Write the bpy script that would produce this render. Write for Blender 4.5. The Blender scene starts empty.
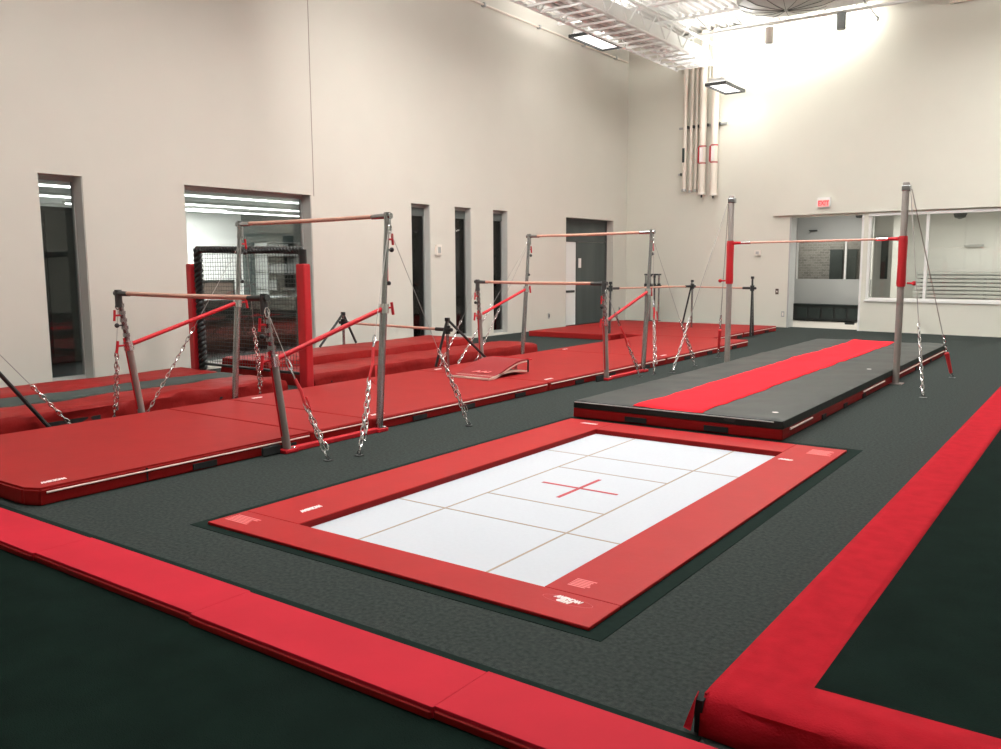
import bpy, bmesh, math, random
from mathutils import Vector, Matrix, noise
random.seed(7)
C = bpy.context.scene.collection
PI = math.pi
V = Vector

# ------------------------------------------------------------------ materials
def mat(name, col, rough=0.6, metal=0.0, noise_amt=0.0, noise_scale=20.0, bump=0.0, bump_scale=40.0,
        emit=None, emit_s=0.0, spec=0.5, stretch=None):
    m = bpy.data.materials.new(name); m.use_nodes = True
    nt = m.node_tree; b = nt.nodes['Principled BSDF']
    b.inputs['Base Color'].default_value = (*col, 1)
    b.inputs['Roughness'].default_value = rough
    b.inputs['Metallic'].default_value = metal
    b.inputs['Specular IOR Level'].default_value = spec
    tc = None
    if noise_amt or bump:
        tc = nt.nodes.new('ShaderNodeTexCoord')
        src = tc.outputs['Object']
        if stretch:
            mp = nt.nodes.new('ShaderNodeMapping'); mp.inputs['Scale'].default_value = stretch
            nt.links.new(src, mp.inputs['Vector']); src = mp.outputs['Vector']
    if noise_amt:
        n = nt.nodes.new('ShaderNodeTexNoise'); n.inputs['Scale'].default_value = noise_scale
        n.inputs['Detail'].default_value = 5
        nt.links.new(src, n.inputs['Vector'])
        r = nt.nodes.new('ShaderNodeMapRange')
        r.inputs['From Min'].default_value = .3; r.inputs['From Max'].default_value = .7
        r.inputs['To Min'].default_value = 1 - noise_amt; r.inputs['To Max'].default_value = 1 + noise_amt
        nt.links.new(n.outputs['Fac'], r.inputs['Value'])
        h = nt.nodes.new('ShaderNodeVectorMath'); h.operation = 'SCALE'
        h.inputs[0].default_value = col
        nt.links.new(r.outputs['Result'], h.inputs['Scale'])
        nt.links.new(h.outputs['Vector'], b.inputs['Base Color'])
    if bump:
        n2 = nt.nodes.new('ShaderNodeTexNoise'); n2.inputs['Scale'].default_value = bump_scale
        n2.inputs['Detail'].default_value = 3
        nt.links.new(src, n2.inputs['Vector'])
        bp = nt.nodes.new('ShaderNodeBump'); bp.inputs['Strength'].default_value = bump
        bp.inputs['Distance'].default_value = .01
        nt.links.new(n2.outputs['Fac'], bp.inputs['Height'])
        nt.links.new(bp.outputs['Normal'], b.inputs['Normal'])
    if emit:
        b.inputs['Emission Color'].default_value = (*emit, 1)
        b.inputs['Emission Strength'].default_value = emit_s
    return m

def glassmat():
    m = bpy.data.materials.new('window_glass'); m.use_nodes = True
    nt = m.node_tree; nt.nodes.clear()
    o = nt.nodes.new('ShaderNodeOutputMaterial'); mx = nt.nodes.new('ShaderNodeMixShader')
    t = nt.nodes.new('ShaderNodeBsdfTransparent'); t.inputs['Color'].default_value = (.86, .87, .85, 1)
    g = nt.nodes.new('ShaderNodeBsdfGlossy'); g.inputs['Roughness'].default_value = .02
    f = nt.nodes.new('ShaderNodeFresnel'); f.inputs['IOR'].default_value = 1.5
    nt.links.new(f.outputs[0], mx.inputs[0]); nt.links.new(t.outputs[0], mx.inputs[1])
    nt.links.new(g.outputs[0], mx.inputs[2]); nt.links.new(mx.outputs[0], o.inputs[0])
    return m

M = {}
M['carpet'] = mat('grey_carpet', (.038, .046, .043), .95, noise_amt=.30, noise_scale=45, bump=.5, bump_scale=160, spec=.04)
M['darkcarpet'] = mat('black_green_carpet', (.0056, .0125, .0098), .95, noise_amt=.18, noise_scale=5, bump=.4, bump_scale=180, spec=.03)
M['band'] = mat('black_rubber_edge', (.010, .019, .016), .9, noise_amt=.1, noise_scale=30, spec=.04)
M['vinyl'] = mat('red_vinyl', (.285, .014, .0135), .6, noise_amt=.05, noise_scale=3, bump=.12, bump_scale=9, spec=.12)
M['vinylshade'] = mat('shaded_red_vinyl_side', (.22, .004, .004), .6, bump=.3, bump_scale=7, spec=.15, stretch=(1, 1, .4))  # red vinyl on side faces, their shade put into the colour
M['vinylsoft'] = mat('worn_red_vinyl', (.25, .010, .009), .55, noise_amt=.08, noise_scale=2.5, bump=1.0, bump_scale=9, spec=.14)
M['padred'] = mat('trampoline_pad_red', (.36, .013, .0145), .5, noise_amt=.04, noise_scale=4, bump=.06, bump_scale=20, spec=.12)
M['brightred'] = mat('bright_red_carpet_strip', (.80, .024, .036), .9, noise_amt=.08, noise_scale=25, bump=.2, bump_scale=90, spec=.05)
M['stripred'] = mat('red_foam_strip', (.465, .014, .030), .75, noise_amt=.06, noise_scale=3, bump=.06, bump_scale=15, spec=.12)
M['borderred'] = mat('red_border_carpet', (.375, .011, .020), .95, noise_amt=.10, noise_scale=12, bump=.3, bump_scale=120, spec=.05)
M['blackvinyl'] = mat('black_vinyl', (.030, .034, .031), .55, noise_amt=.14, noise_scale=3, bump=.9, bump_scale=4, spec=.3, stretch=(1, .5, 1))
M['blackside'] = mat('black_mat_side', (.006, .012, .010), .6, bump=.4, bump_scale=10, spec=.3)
M['greymat'] = mat('dark_grey_green_foam', (.035, .050, .045), .8, noise_amt=.1, noise_scale=8)
M['bed'] = mat('white_bed_fabric', (.50, .535, .58), .85, noise_amt=.02, noise_scale=40)
M['tape'] = mat('tan_tape', (.34, .26, .19), .7)
M['redtape'] = mat('red_tape', (.42, .02, .03), .6)
M['white'] = mat('white_print', (.88, .82, .80), .6)
M['fadedprint'] = mat('faded_pink_print', (.72, .16, .16), .6)
M['piping'] = mat('cream_piping', (.80, .62, .56), .5)
M['velcro'] = mat('black_webbing', (.008, .010, .010), .9)
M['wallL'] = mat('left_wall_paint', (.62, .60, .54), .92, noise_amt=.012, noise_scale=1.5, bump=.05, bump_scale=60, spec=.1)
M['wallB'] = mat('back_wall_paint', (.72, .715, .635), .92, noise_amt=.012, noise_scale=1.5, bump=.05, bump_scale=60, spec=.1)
M['groove'] = mat('shadow_groove', (.34, .29, .25), .9)
M['deck'] = mat('white_metal_deck', (.72, .71, .69), .6, metal=0.0)
M['whitepaint'] = mat('white_painted_steel', (.82, .82, .80), .5)
M['offwhite'] = mat('off_white_plastic', (.78, .73, .66), .5)
M['frame'] = mat('aluminium_frame', (.42, .43, .42), .45, metal=.3)
M['jamb'] = mat('grey_jamb', (.50, .51, .48), .6)
M['transom'] = mat('grey_transom', (.085, .098, .092), .6)
M['pendgrey'] = mat('pendant_grey', (.30, .33, .33), .6)
M['darkframe'] = mat('dark_frame', (.05, .055, .055), .5)
M['glass'] = glassmat()
M['chrome'] = mat('satin_steel', (.42, .435, .445), .25, metal=1.0)
M['brightchrome'] = mat('bright_chrome', (.72, .72, .72), .2, metal=1.0)
M['steel'] = mat('dull_steel_post', (.27, .245, .225), .5, metal=.3, noise_amt=.05, noise_scale=5)
M['darksteel'] = mat('dark_cast_steel', (.07, .075, .075), .45, metal=.5)
M['black'] = mat('black_powdercoat', (.010, .013, .013), .4)
M['redpaint'] = mat('red_powdercoat', (.48, .010, .018), .5, spec=.3)
M['wood'] = mat('fibreglass_rail', (.58, .33, .25), .45, noise_amt=.08, noise_scale=14)
M['chalk'] = mat('chalk_white', (.9, .88, .86), .9)
M['cable'] = mat('steel_cable', (.36, .34, .32), .4, metal=.6)
M['redstrap'] = mat('red_webbing_strap', (.55, .02, .025), .7)
M['padsleeve'] = mat('red_sleeve_vinyl', (.44, .008, .014), .5, bump=.25, bump_scale=12)
M['pipe'] = mat('cream_pipe_paint', (.76, .69, .60), .45)
M['signred'] = mat('exit_sign_red', (.8, .03, .04), .4, emit=(1, .06, .07), emit_s=.8)
M['signface'] = mat('exit_sign_face', (.85, .45, .43), .4, emit=(1, .22, .20), emit_s=.35)
M['lamp'] = mat('lamp_diffuser', (1, 1, 1), .5, emit=(1, .98, .95), emit_s=1.6)
M['tube'] = mat('fluorescent_tube', (1, 1, 1), .5, emit=(.95, 1, 1), emit_s=5)
M['officewhite'] = mat('office_white_wall', (.80, .80, .78), .9)
M['officedark'] = mat('office_dark_wall', (.10, .13, .125), .9)
M['teal'] = mat('dark_teal_panel', (.012, .022, .020), .6)
M['tealmid'] = mat('mid_teal_panel', (.022, .036, .033), .6)
M['tealfloor'] = mat('dark_office_floor', (.012, .018, .017), .8)
M['brown'] = mat('dark_brown_board', (.085, .055, .042), .7, noise_amt=.15, noise_scale=10)
M['darkpanel'] = mat('dark_room_panel', (.062, .075, .072), .7, noise_amt=.2, noise_scale=3, stretch=(1, 1, .1))
M['greywall'] = mat('corridor_grey_wall', (.42, .43, .42), .85)
M['lightfloor'] = mat('corridor_floor', (.55, .52, .47), .7)
M['bleach'] = mat('bleacher_metal', (.62, .64, .63), .3, metal=.6)
M['boardred'] = mat('springboard_red_carpet', (.25, .010, .012), .8, bump=.2, bump_scale=80)
M['birch'] = mat('springboard_edge_ply', (.66, .52, .44), .5)

def brickmat():
    m = bpy.data.materials.new('grey_brick'); m.use_nodes = True
    nt = m.node_tree; b = nt.nodes['Principled BSDF']
    tc = nt.nodes.new('ShaderNodeTexCoord'); mp = nt.nodes.new('ShaderNodeMapping')
    mp.inputs['Rotation'].default_value = (PI/2, 0, 0)
    br = nt.nodes.new('ShaderNodeTexBrick'); br.inputs['Scale'].default_value = 3.2
    br.inputs['Color1'].default_value = (.26, .24, .22, 1); br.inputs['Color2'].default_value = (.17, .155, .14, 1)
    br.inputs['Mortar'].default_value = (.30, .29, .27, 1); br.inputs['Mortar Size'].default_value = .02
    nt.links.new(tc.outputs['Object'], mp.inputs[0]); nt.links.new(mp.outputs[0], br.inputs['Vector'])
    nt.links.new(br.outputs['Color'], b.inputs['Base Color']); b.inputs['Roughness'].default_value = .9
    return m
M['brick'] = brickmat()

# ------------------------------------------------------------------ mesh helpers
def link(name, me, material, parent=None):
    o = bpy.data.objects.new(name, me); C.objects.link(o)
    if material is not None:
        me.materials.clear(); me.materials.append(M[material] if isinstance(material, str) else material)
    if parent is not None: o.parent = parent
    return o

def obj(name, bm, material, parent=None, smooth=False, origin=None):
    me = bpy.data.meshes.new(name)
    bmesh.ops.recalc_face_normals(bm, faces=bm.faces)
    if origin is not None: bmesh.ops.translate(bm, verts=bm.verts, vec=-V(origin))
    bm.to_mesh(me); bm.free()
    if smooth:
        for p in me.polygons: p.use_smooth = True
        me.set_sharp_from_angle(angle=.75)
    o = link(name, me, material, parent)
    if origin is not None: o.location = origin
    return o

def N(): return bmesh.new()

def bx(bm, x0, x1, y0, y1, z0, z1, bev=0.0, seg=2):
    r = bmesh.ops.create_cube(bm, size=1)
    vs = r['verts']
    for v in vs:
        v.co = V((x0+(x1-x0)*(v.co.x+.5), y0+(y1-y0)*(v.co.y+.5), z0+(z1-z0)*(v.co.z+.5)))
    if bev:
        es = list({e for v in vs for e in v.link_edges})
        bmesh.ops.bevel(bm, geom=es, offset=bev, segments=seg, affect='EDGES', profile=.5)
    return bm

def tube(bm, pts, r, n=10, cap=True, r2=None):
    pts = [V(p) for p in pts]
    rings = []
    prev = None
    for i, p in enumerate(pts):
        if i == 0: t = pts[1]-pts[0]
        elif i == len(pts)-1: t = pts[-1]-pts[-2]
        else: t = (pts[i+1]-pts[i]).normalized()+(pts[i]-pts[i-1]).normalized()
        t.normalize()
        if prev is None:
            a = V((0, 0, 1)) if abs(t.z) < .9 else V((1, 0, 0))
            u = t.cross(a).normalized()
        else:
            u = (prev-t*prev.dot(t)).normalized()
        prev = u; w = t.cross(u)
        rr = r if r2 is None else r+(r2-r)*i/(len(pts)-1)
        rings.append([bm.verts.new(p+u*rr*math.cos(2*PI*k/n)+w*rr*math.sin(2*PI*k/n)) for k in range(n)])
    for a, b in zip(rings, rings[1:]):
        for k in range(n): bm.faces.new((a[k], a[(k+1) % n], b[(k+1) % n], b[k]))
    if cap:
        bm.faces.new(rings[0][::-1]); bm.faces.new(rings[-1])
    return bm

def torus(bm, c, ax_u, ax_v, ru, rv, r, n=12, m=6):
    """oval ring in the plane of ax_u, ax_v"""
    c = V(c); nrm = ax_u.cross(ax_v).normalized(); rings = []
    for i in range(n):
        a = 2*PI*i/n
        p = c+ax_u*ru*math.cos(a)+ax_v*rv*math.sin(a)
        d = (ax_u*math.cos(a)+ax_v*math.sin(a)).normalized()
        rings.append([bm.verts.new(p+d*r*math.cos(2*PI*k/m)+nrm*r*math.sin(2*PI*k/m)) for k in range(m)])
    for i in range(n):
        a, b = rings[i], rings[(i+1) % n]
        for k in range(m): bm.faces.new((a[k], a[(k+1) % m], b[(k+1) % m], b[k]))

def chain_bm(bm, p0, p1, w=.030, pitch=.055, r=.0055, wob=0.0):
    p0 = V(p0); p1 = V(p1); d = p1-p0; L = d.length; d.normalize()
    a = V((1, 0, 0)) if abs(d.x) < .8 else V((0, 1, 0))
    u = d.cross(a).normalized(); v = d.cross(u)
    n = max(2, int(L/pitch))
    for i in range(n):
        c = p0+d*(i+.5)*L/n+(u*math.sin(i*1.7)+v*math.cos(i*2.3))*wob
        ang = i*PI/2+.5+random.uniform(-.3, .3)
        s = u*math.cos(ang)+v*math.sin(ang)
        torus(bm, c, d, s, L/n*.68, w/2, r, 10, 5)

def poly_prism(bm, pts, z0, z1):
    lo = [bm.verts.new((x, y, z0)) for x, y in pts]; hi = [bm.verts.new((x, y, z1)) for x, y in pts]
    n = len(pts)
    for i in range(n): bm.faces.new((lo[i], lo[(i+1) % n], hi[(i+1) % n], hi[i]))
    bm.faces.new(lo[::-1]); bm.faces.new(hi)
    return bm

def lathe(bm, prof, n=24, c=(0, 0, 0)):
    c = V(c); rings = []
    for r, z in prof:
        rings.append([bm.verts.new(c+V((max(r, 1e-4)*math.cos(2*PI*k/n), max(r, 1e-4)*math.sin(2*PI*k/n), z))) for k in range(n)])
    for a, b in zip(rings, rings[1:]):
        for k in range(n): bm.faces.new((a[k], a[(k+1) % n], b[(k+1) % n], b[k]))
    bm.faces.new(rings[0][::-1]); bm.faces.new(rings[-1])

def softbox(bm, x0, x1, y0, y1, z0, z1, amp=.008, step=.12, rnd=.03, seed=0, freq=1.6, sideamp=None):
    """cushion-like mat: subdivided box with rounded top edge and gentle sags"""
    nx = max(2, int((x1-x0)/step)); ny = max(2, int((y1-y0)/step)); nz = 4
    bmesh.ops.create_grid
    idx = {}
    def vert(i, j, k):
        key = (i, j, k)
        if key in idx: return idx[key]
        x = x0+(x1-x0)*i/nx; y = y0+(y1-y0)*j/ny; z = z0+(z1-z0)*k/nz
        p = V((x, y, z))
        # pull in rounded edges at top
        if k == nz:
            if i in (0, nx): p.x += rnd*(.5 if i == 0 else -.5); p.z -= rnd*.35
            if j in (0, ny): p.y += rnd*(.5 if j == 0 else -.5); p.z -= rnd*.35
        nn = noise.noise(V((x*freq, y*freq, seed*3.1)))
        n2 = noise.noise(V((x*freq*2.7, y*freq*2.7, z*8+seed)))
        if k == nz: p.z += amp*(nn*1.2+n2*.6)-abs(amp)*.6
        sa = amp if sideamp is None else sideamp
        if 0 < k <= nz:
            if i in (0, nx): p.x += sa*n2*(1 if 0 < k < nz else .5)
            if j in (0, ny): p.y += sa*n2*(1 if 0 < k < nz else .5)
        idx[key] = bm.verts.new(p); return idx[key]
    for i in range(nx):
        for j in range(ny):
            bm.faces.new([vert(*q) for q in ((i, j, nz), (i+1, j, nz), (i+1, j+1, nz), (i, j+1, nz))])
            bm.faces.new([vert(*q) for q in ((i, j, 0), (i, j+1, 0), (i+1, j+1, 0), (i+1, j, 0))])
    for k in range(nz):
        for i in range(nx):
            bm.faces.new([vert(*q) for q in ((i, 0, k), (i+1, 0, k), (i+1, 0, k+1), (i, 0, k+1))])
            bm.faces.new([vert(*q) for q in ((i, ny, k), (i, ny, k+1), (i+1, ny, k+1), (i+1, ny, k))])
        for j in range(ny):
            bm.faces.new([vert(*q) for q in ((0, j, k), (0, j, k+1), (0, j+1, k+1), (0, j+1, k))])
            bm.faces.new([vert(*q) for q in ((nx, j, k), (nx, j+1, k), (nx, j+1, k+1), (nx, j, k+1))])
    return bm

def empty(name, loc=(0, 0, 0)):
    o = bpy.data.objects.new(name, None); C.objects.link(o); o.location = loc; o.empty_display_size = .1
    return o

def tag(o, label, cat, group=None, kind=None):
    o['label'] = label; o['category'] = cat
    if group: o['group'] = group
    if kind: o['kind'] = kind
    return o

def thing(name, label, cat, loc=(0, 0, 0), group=None):
    return tag(empty(name, loc), label, cat, group)

def struct(name, bm, m, parent=None, smooth=False):
    o = obj(name, bm, m, parent, smooth)
    if parent is None: o['kind'] = 'structure'
    return o

def part(name, bm, m, parent, smooth=False):
    """a child whose mesh was made in world coordinates"""
    return obj_local(name, bm, m, parent, smooth)

def obj_local(name, bm, m, parent, smooth):
    off = V((0, 0, 0)); p = parent
    while p is not None: off += V(p.location); p = p.parent
    bmesh.ops.translate(bm, verts=bm.verts, vec=-off)
    return obj(name, bm, m, parent, smooth)

def text_mesh(name, s, size, material, parent, loc, rot, shear=0.0, bold=0.0, sx=1.0):
    cu = bpy.data.curves.new(name, 'FONT'); cu.body = s; cu.size = size; cu.shear = shear
    cu.align_x = 'CENTER'; cu.align_y = 'CENTER'; cu.extrude = .0008; cu.offset = bold
    t = bpy.data.objects.new(name, cu); C.objects.link(t)
    bpy.context.view_layer.update()
    me = bpy.data.meshes.new_from_object(t)
    bpy.data.objects.remove(t); bpy.data.curves.remove(cu)
    me.transform(Matrix.Diagonal((sx, 1, 1, 1)))
    mm = Matrix.Translation(V(loc)) @ rot.to_4x4()
    off = V((0, 0, 0)); p = parent
    while p is not None: off += V(p.location); p = p.parent
    me.transform(Matrix.Translation(-off) @ mm)
    me.name = name
    return link(name, me, material, parent)

def rotz(a): return Matrix.Rotation(a, 3, 'Z')

# ------------------------------------------------------------------ room shell
XL = -11.45                       # left wall face
SK = -.1058
def yb(x): return 22.05+SK*(x-XL) # back wall face runs very slightly off square
CEIL = 7.55
TH = .28

b = N(); PIT = (-4.06, -2.10, 3.36, 7.20)            # recess for the trampoline bed
for q in ((-12, PIT[0], -4, 27), (PIT[1], 7, -4, 27), (PIT[0], PIT[1], -4, PIT[2]), (PIT[0], PIT[1], PIT[3], 27)): bx(b, q[0], q[1], q[2], q[3], -.2, 0)
bx(b, PIT[0], PIT[1], PIT[2], PIT[3], -.3, -.2)
bmesh.ops.remove_doubles(b, verts=b.verts, dist=1e-4)
struct('floor', b, 'carpet')

def wall_panels(bm, y0, y1, z0, z1, holes, f):
    ys = sorted({y0, y1, *[h[0] for h in holes], *[h[1] for h in holes]})
    zs = sorted({z0, z1, *[h[2] for h in holes], *[h[3] for h in holes]})
    for a, c in zip(ys, ys[1:]):
        for d, e in zip(zs, zs[1:]):
            m_, n_ = (a+c)/2, (d+e)/2
            if any(h[0] < m_ < h[1] and h[2] < n_ < h[3] for h in holes): continue
            f(bm, a, c, d, e)

LW = [(5.69, 6.28), (7.84, 10.33), (12.92, 13.49), (14.29, 14.85), (15.65, 16.21)]
holes = [(a, c, .04, 2.805) for a, c in LW]+[(18.77, 21.27, 0, 2.775)]
b = N(); wall_panels(b, -3, 22.3, 0, CEIL+.3, holes, lambda bm, a, c, d, e: bx(bm, XL-TH, XL, a, c, d, e))
bmesh.ops.remove_doubles(b, verts=b.verts, dist=1e-4)
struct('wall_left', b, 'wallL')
b = N(); bx(b, XL-.002, XL+.004, 10.385, 10.40, 2.79, CEIL); struct('trim_1', b, 'groove')

def wbox(bm, x0, x1, d0, d1, z0, z1):
    """box lying along the back wall; d = depth behind the wall face"""
    vs = [bm.verts.new((x, yb(x)+d, z)) for z in (z0, z1) for x, d in ((x0, d0), (x1, d0), (x1, d1), (x0, d1))]
    for f in ((3, 2, 1, 0), (4, 5, 6, 7), (0, 1, 5, 4), (1, 2, 6, 5), (2, 3, 7, 6), (3, 0, 4, 7)):
        bm.faces.new([vs[i] for i in f])
    return bm
bholes = [(-6.68, -4.96, 0, 2.71), (-4.83, 1.2, .735, 2.72)]
b = N(); wall_panels(b, XL-TH, 6.5, 0, CEIL-.03, bholes, lambda bm, a, c, d, e: wbox(bm, a, c, 0, TH, d, e))
bmesh.ops.remove_doubles(b, verts=b.verts, dist=1e-4)
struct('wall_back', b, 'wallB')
# projecting upper wall above the opening and the big window
b = N(); wbox(b, -7.12, 6.5, -.10, -.002, 2.755, CEIL-.03); struct('wall_back_upper', b, 'wallB')
b = N(); bx(b, 6.5, 6.8, -4, 21, 0, CEIL+.3); struct('wall_right', b, 'wallB')
b = N(); bx(b, XL-TH, 6.8, -4.3, -4, 0, CEIL+.3); struct('wall_front', b, 'wallB')

# corrugated ceiling deck: flutes run from the camera towards the back wall
b = N(); prof = []; x = XL-.2; k = 0
while x < 6.9:
    prof += [(x, CEIL), (x+.08, CEIL), (x+.10, CEIL+.06), (x+.18, CEIL+.06)]; x += .20
lo = [(b.verts.new((x, -4.2, z)), b.verts.new((x, yb(x)+.5, z))) for x, z in prof]
hi = [(b.verts.new((x, -4.2, z+.02)), b.verts.new((x, yb(x)+.5, z+.02))) for x, z in prof]
for i in range(len(prof)-1):
    b.faces.new((lo[i][0], lo[i+1][0], lo[i+1][1], lo[i][1])); b.faces.new((hi[i][0], hi[i][1], hi[i+1][1], hi[i+1][0]))
for q in (0, 1): 
    for i in range(len(prof)-1): b.faces.new((lo[i][q], lo[i+1][q], hi[i+1][q], hi[i][q]))
struct('ceiling', b, 'deck')

# ------------------------------------------------------------------ windows of the left wall
for n_, (a, c) in enumerate(LW, 1):
    r = empty('window_%d' % n_, (XL-.24, (a+c)/2, .04)); r['kind'] = 'structure'
    gx = .245 if n_ < 3 else .17
    b = N(); x0, x1 = XL-gx-.03, XL-gx+.03
    fw = .035 if n_ == 2 else .022
    bx(b, x0, x1, a, a+fw, .04, 2.805); bx(b, x0, x1, c-fw, c, .04, 2.805)
    bx(b, x0, x1, a+fw, c-fw, .04, .10); bx(b, x0, x1, a+fw, c-fw, 2.745, 2.805)
    part('window_frame', b, 'frame', r)
    if n_ > 2:
        b = N(); bx(b, XL-gx-.02, XL-gx+.02, a+fw, c-fw, 2.58, 2.745); part('transom_panel', b, 'transom', r)
    b = N(); bx(b, XL-gx+.03, XL-.012, c-.012, c-.0005, .04, 2.80); bx(b, XL-gx+.03, XL-.012, a+.0005, a+.012, .04, 2.80); part('jamb_lining', b, 'jamb', r)
    b = N(); bx(b, XL-gx-.004, XL-gx+.004, a+fw, c-fw, .10, 2.58 if n_ > 2 else 2.745); part('pane', b, 'glass', r)

# ---- room behind the first two windows: lit office
b = N(); bx(b, -19.4, XL-TH, 3.5, 19.2, -.1, 0); struct('floor_office', b, 'tealfloor')
b = N(); bx(b, -19.4, XL-TH, 3.5, 19.2, 2.97, 3.07); struct('ceiling_office', b, 'officewhite')
b = N(); bx(b, -19.3, -19.1, 3.5, 14.75, 0, 2.97); struct('wall_office_far', b, 'officewhite')
b = N(); bx(b, -19.3, -19.1, 14.75, 19.2, 0, 2.97); struct('wall_office_far_dark', b, 'officedark')
b = N(); bx(b, -19.3, XL-TH, 3.4, 3.5, 0, 2.97); struct('wall_office_side', b, 'officewhite')
b = N(); bx(b, -19.3, -15.2, 19.2, 19.3, 0, 2.97); struct('wall_office_end', b, 'officedark')
b = N(); bx(b, -15.3, -15.2, 14.1, 22.4, 0, 2.97); struct('wall_office_inner', b, 'officedark')
b = N(); bx(b, -15.2, XL-TH, 14.0, 14.1, 0, 2.97); struct('wall_office_partition', b, 'officedark')
for i, (x, y0, y1) in enumerate([(-12.95, 6.2, 13.8), (-14.3, 6.5, 13.6), (-16.4, 8, 16.5), (-18.1, 9.5, 17.5)]):
    names = ['nearest the gym window', 'second from the gym window', 'third from the gym window', 'furthest back in the office']
    t = thing('strip_light', 'long white fluorescent strip light on the office ceiling, '+names[i], 'light', (x, (y0+y1)/2, 2.96), 'fluorescent strips in the office')
    b = N(); bx(b, x-.06, x+.06, y0, y1, 2.93, 2.968); part('housing', b, 'whitepaint', t)
    b = N(); tube(b, [(x, y0+.03, 2.915), (x, y1-.03, 2.915)], .022, 8); part('tube', b, 'tube', t, True)
t = thing('cabinet', 'tall dark teal cabinet seen through the narrow leftmost window', 'cabinet', (-14.6, 7.2, 0))
b = N(); bx(b, -14.9, -14.3, 6.0, 8.3, 0, 2.58, .01); part('body', b, 'teal', t)
b = N(); bx(b, -14.3, -14.28, 6.06, 7.1, .1, 2.5, .004); part('door', b, 'tealmid', t); b = N(); bx(b, -14.3, -14.28, 7.16, 8.24, .1, 2.5, .004); part('door', b, 'tealmid', t)
t = thing('reception_desk', 'brown and black reception desk behind the netted window', 'desk', (-14.3, 11.4, 0))
b = N(); bx(b, -14.5, -14.0, 9.6, 13.4, 0, .55, .01); part('front_panel', b, 'brown', t)
b = N(); bx(b, -14.52, -13.9, 9.5, 13.5, .55, .92, .01); part('upper_panel', b, 'teal', t)
b = N(); bx(b, -14.7, -13.85, 9.4, 13.6, .92, .96, .006); part('countertop', b, 'darkpanel', t)
t = thing('notice_board', 'dark brown board standing at the office wall left of the white column', 'board', (-17.2, 12.4, 0))
b = N(); bx(b, -17.3, -17.2, 11.75, 13.0, .05, 1.27, .01); part('panel', b, 'brown', t)
b = N(); bx(b, -17.2, -17.17, 11.75, 13.0, 1.23, 1.27); bx(b, -17.2, -17.17, 11.75, 11.79, .05, 1.23); bx(b, -17.2, -17.17, 12.96, 13.0, .05, 1.23); part('frame', b, 'black', t)
t = thing('office_shelf', 'tall grey shelving with boxes deep in the office', 'shelf', (-18.6, 16, 0))
b = N()
for z in (.05, .5, .95, 1.4, 1.85, 2.2): bx(b, -18.9, -18.4, 15.0, 17.2, z, z+.03)
for y in (15.0, 16.1, 17.17): bx(b, -18.9, -18.4, y, y+.03, 0, 2.23)
part('rack', b, 'frame', t)
b = N(); random.seed(3)
for z in (.08, .53, .98, 1.43, 1.88):
    y = 15.1
    while y < 16.9:
        w = random.uniform(.2, .4); bx(b, -18.85, -18.45, y, y+w-.03, z, z+random.uniform(.15, .3)); y += w
o = part('boxes', b, 'greywall', t)
t = thing('computer_monitor', 'black computer monitor standing on the reception desk', 'monitor', (-14.3, 12.2, .96))
b = N(); bx(b, -14.33, -14.29, 11.9, 12.5, 1.08, 1.42, .006); part('screen', b, 'black', t)
b = N(); bx(b, -14.4, -14.2, 12.1, 12.3, .961, .975); bx(b, -14.33, -14.30, 12.17, 12.23, .975, 1.09); part('stand', b, 'black', t)

# ---- dark room behind the other windows
b = N(); bx(b, -15.2, XL-TH, 14.1, 22.4, -.1, 0); struct('floor_side_room', b, 'darkcarpet')
b = N(); bx(b, -15.2, XL-TH, 19.2, 22.4, 2.97, 3.07); struct('ceiling_side_room', b, 'officedark')
b = N(); bx(b, -15.2, XL-TH, 22.3, 22.4, 0, 2.97); struct('wall_side_room', b, 'greywall')
t = thing('storage_cabinet', 'dark cabinet in the unlit room behind the narrow windows', 'cabinet', (-14.5, 16.8, 0))
b = N(); bx(b, -14.8, -14.1, 15.2, 18.4, 0, 1.9, .01); part('body', b, 'teal', t)
b = N(); bx(b, -14.1, -14.08, 15.25, 16.75, .1, 1.85); part('door', b, 'tealmid', t); b = N(); bx(b, -14.1, -14.08, 16.85, 18.35, .1, 1.85); part('door', b, 'tealmid', t)

# ---- door opening near the corner (left wall)
d = empty('door_1', (XL-.24, 20.0, 0)); d['kind'] = 'structure'
b = N(); bx(b, XL-.27, XL-.20, 18.77, 18.83, 0, 2.775); bx(b, XL-.27, XL-.20, 21.20, 21.27, 0, 2.775)
bx(b, XL-.27, XL-.20, 18.83, 21.20, 2.70, 2.775); bx(b, XL-.27, XL-.20, 18.83, 21.20, 2.18, 2.23); bx(b, XL-.27, XL-.20, 19.62, 19.68, 0, 2.18)
part('door_frame', b, 'darkframe', d)
b = N(); bx(b, XL-.25, XL-.22, 18.83, 19.62, .01, 2.17); part('white_leaf', b, 'officewhite', d)
b = N(); bx(b, XL-.22, XL-.20, 18.9, 19.55, .86, .92, .006); part('push_bar', b, 'black', d)
b = N(); bx(b, XL-.25, XL-.22, 19.68, 21.20, .01, 2.17); part('dark_leaf', b, 'darkpanel', d)
b = N(); bx(b, XL-.22, XL-.205, 19.75, 19.88, 1.5, 1.75); part('notice', b, 'white', d)
b = N(); bx(b, XL-.25, XL-.22, 18.83, 21.20, 2.23, 2.70); part('transom', b, 'darkpanel', d)

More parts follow.
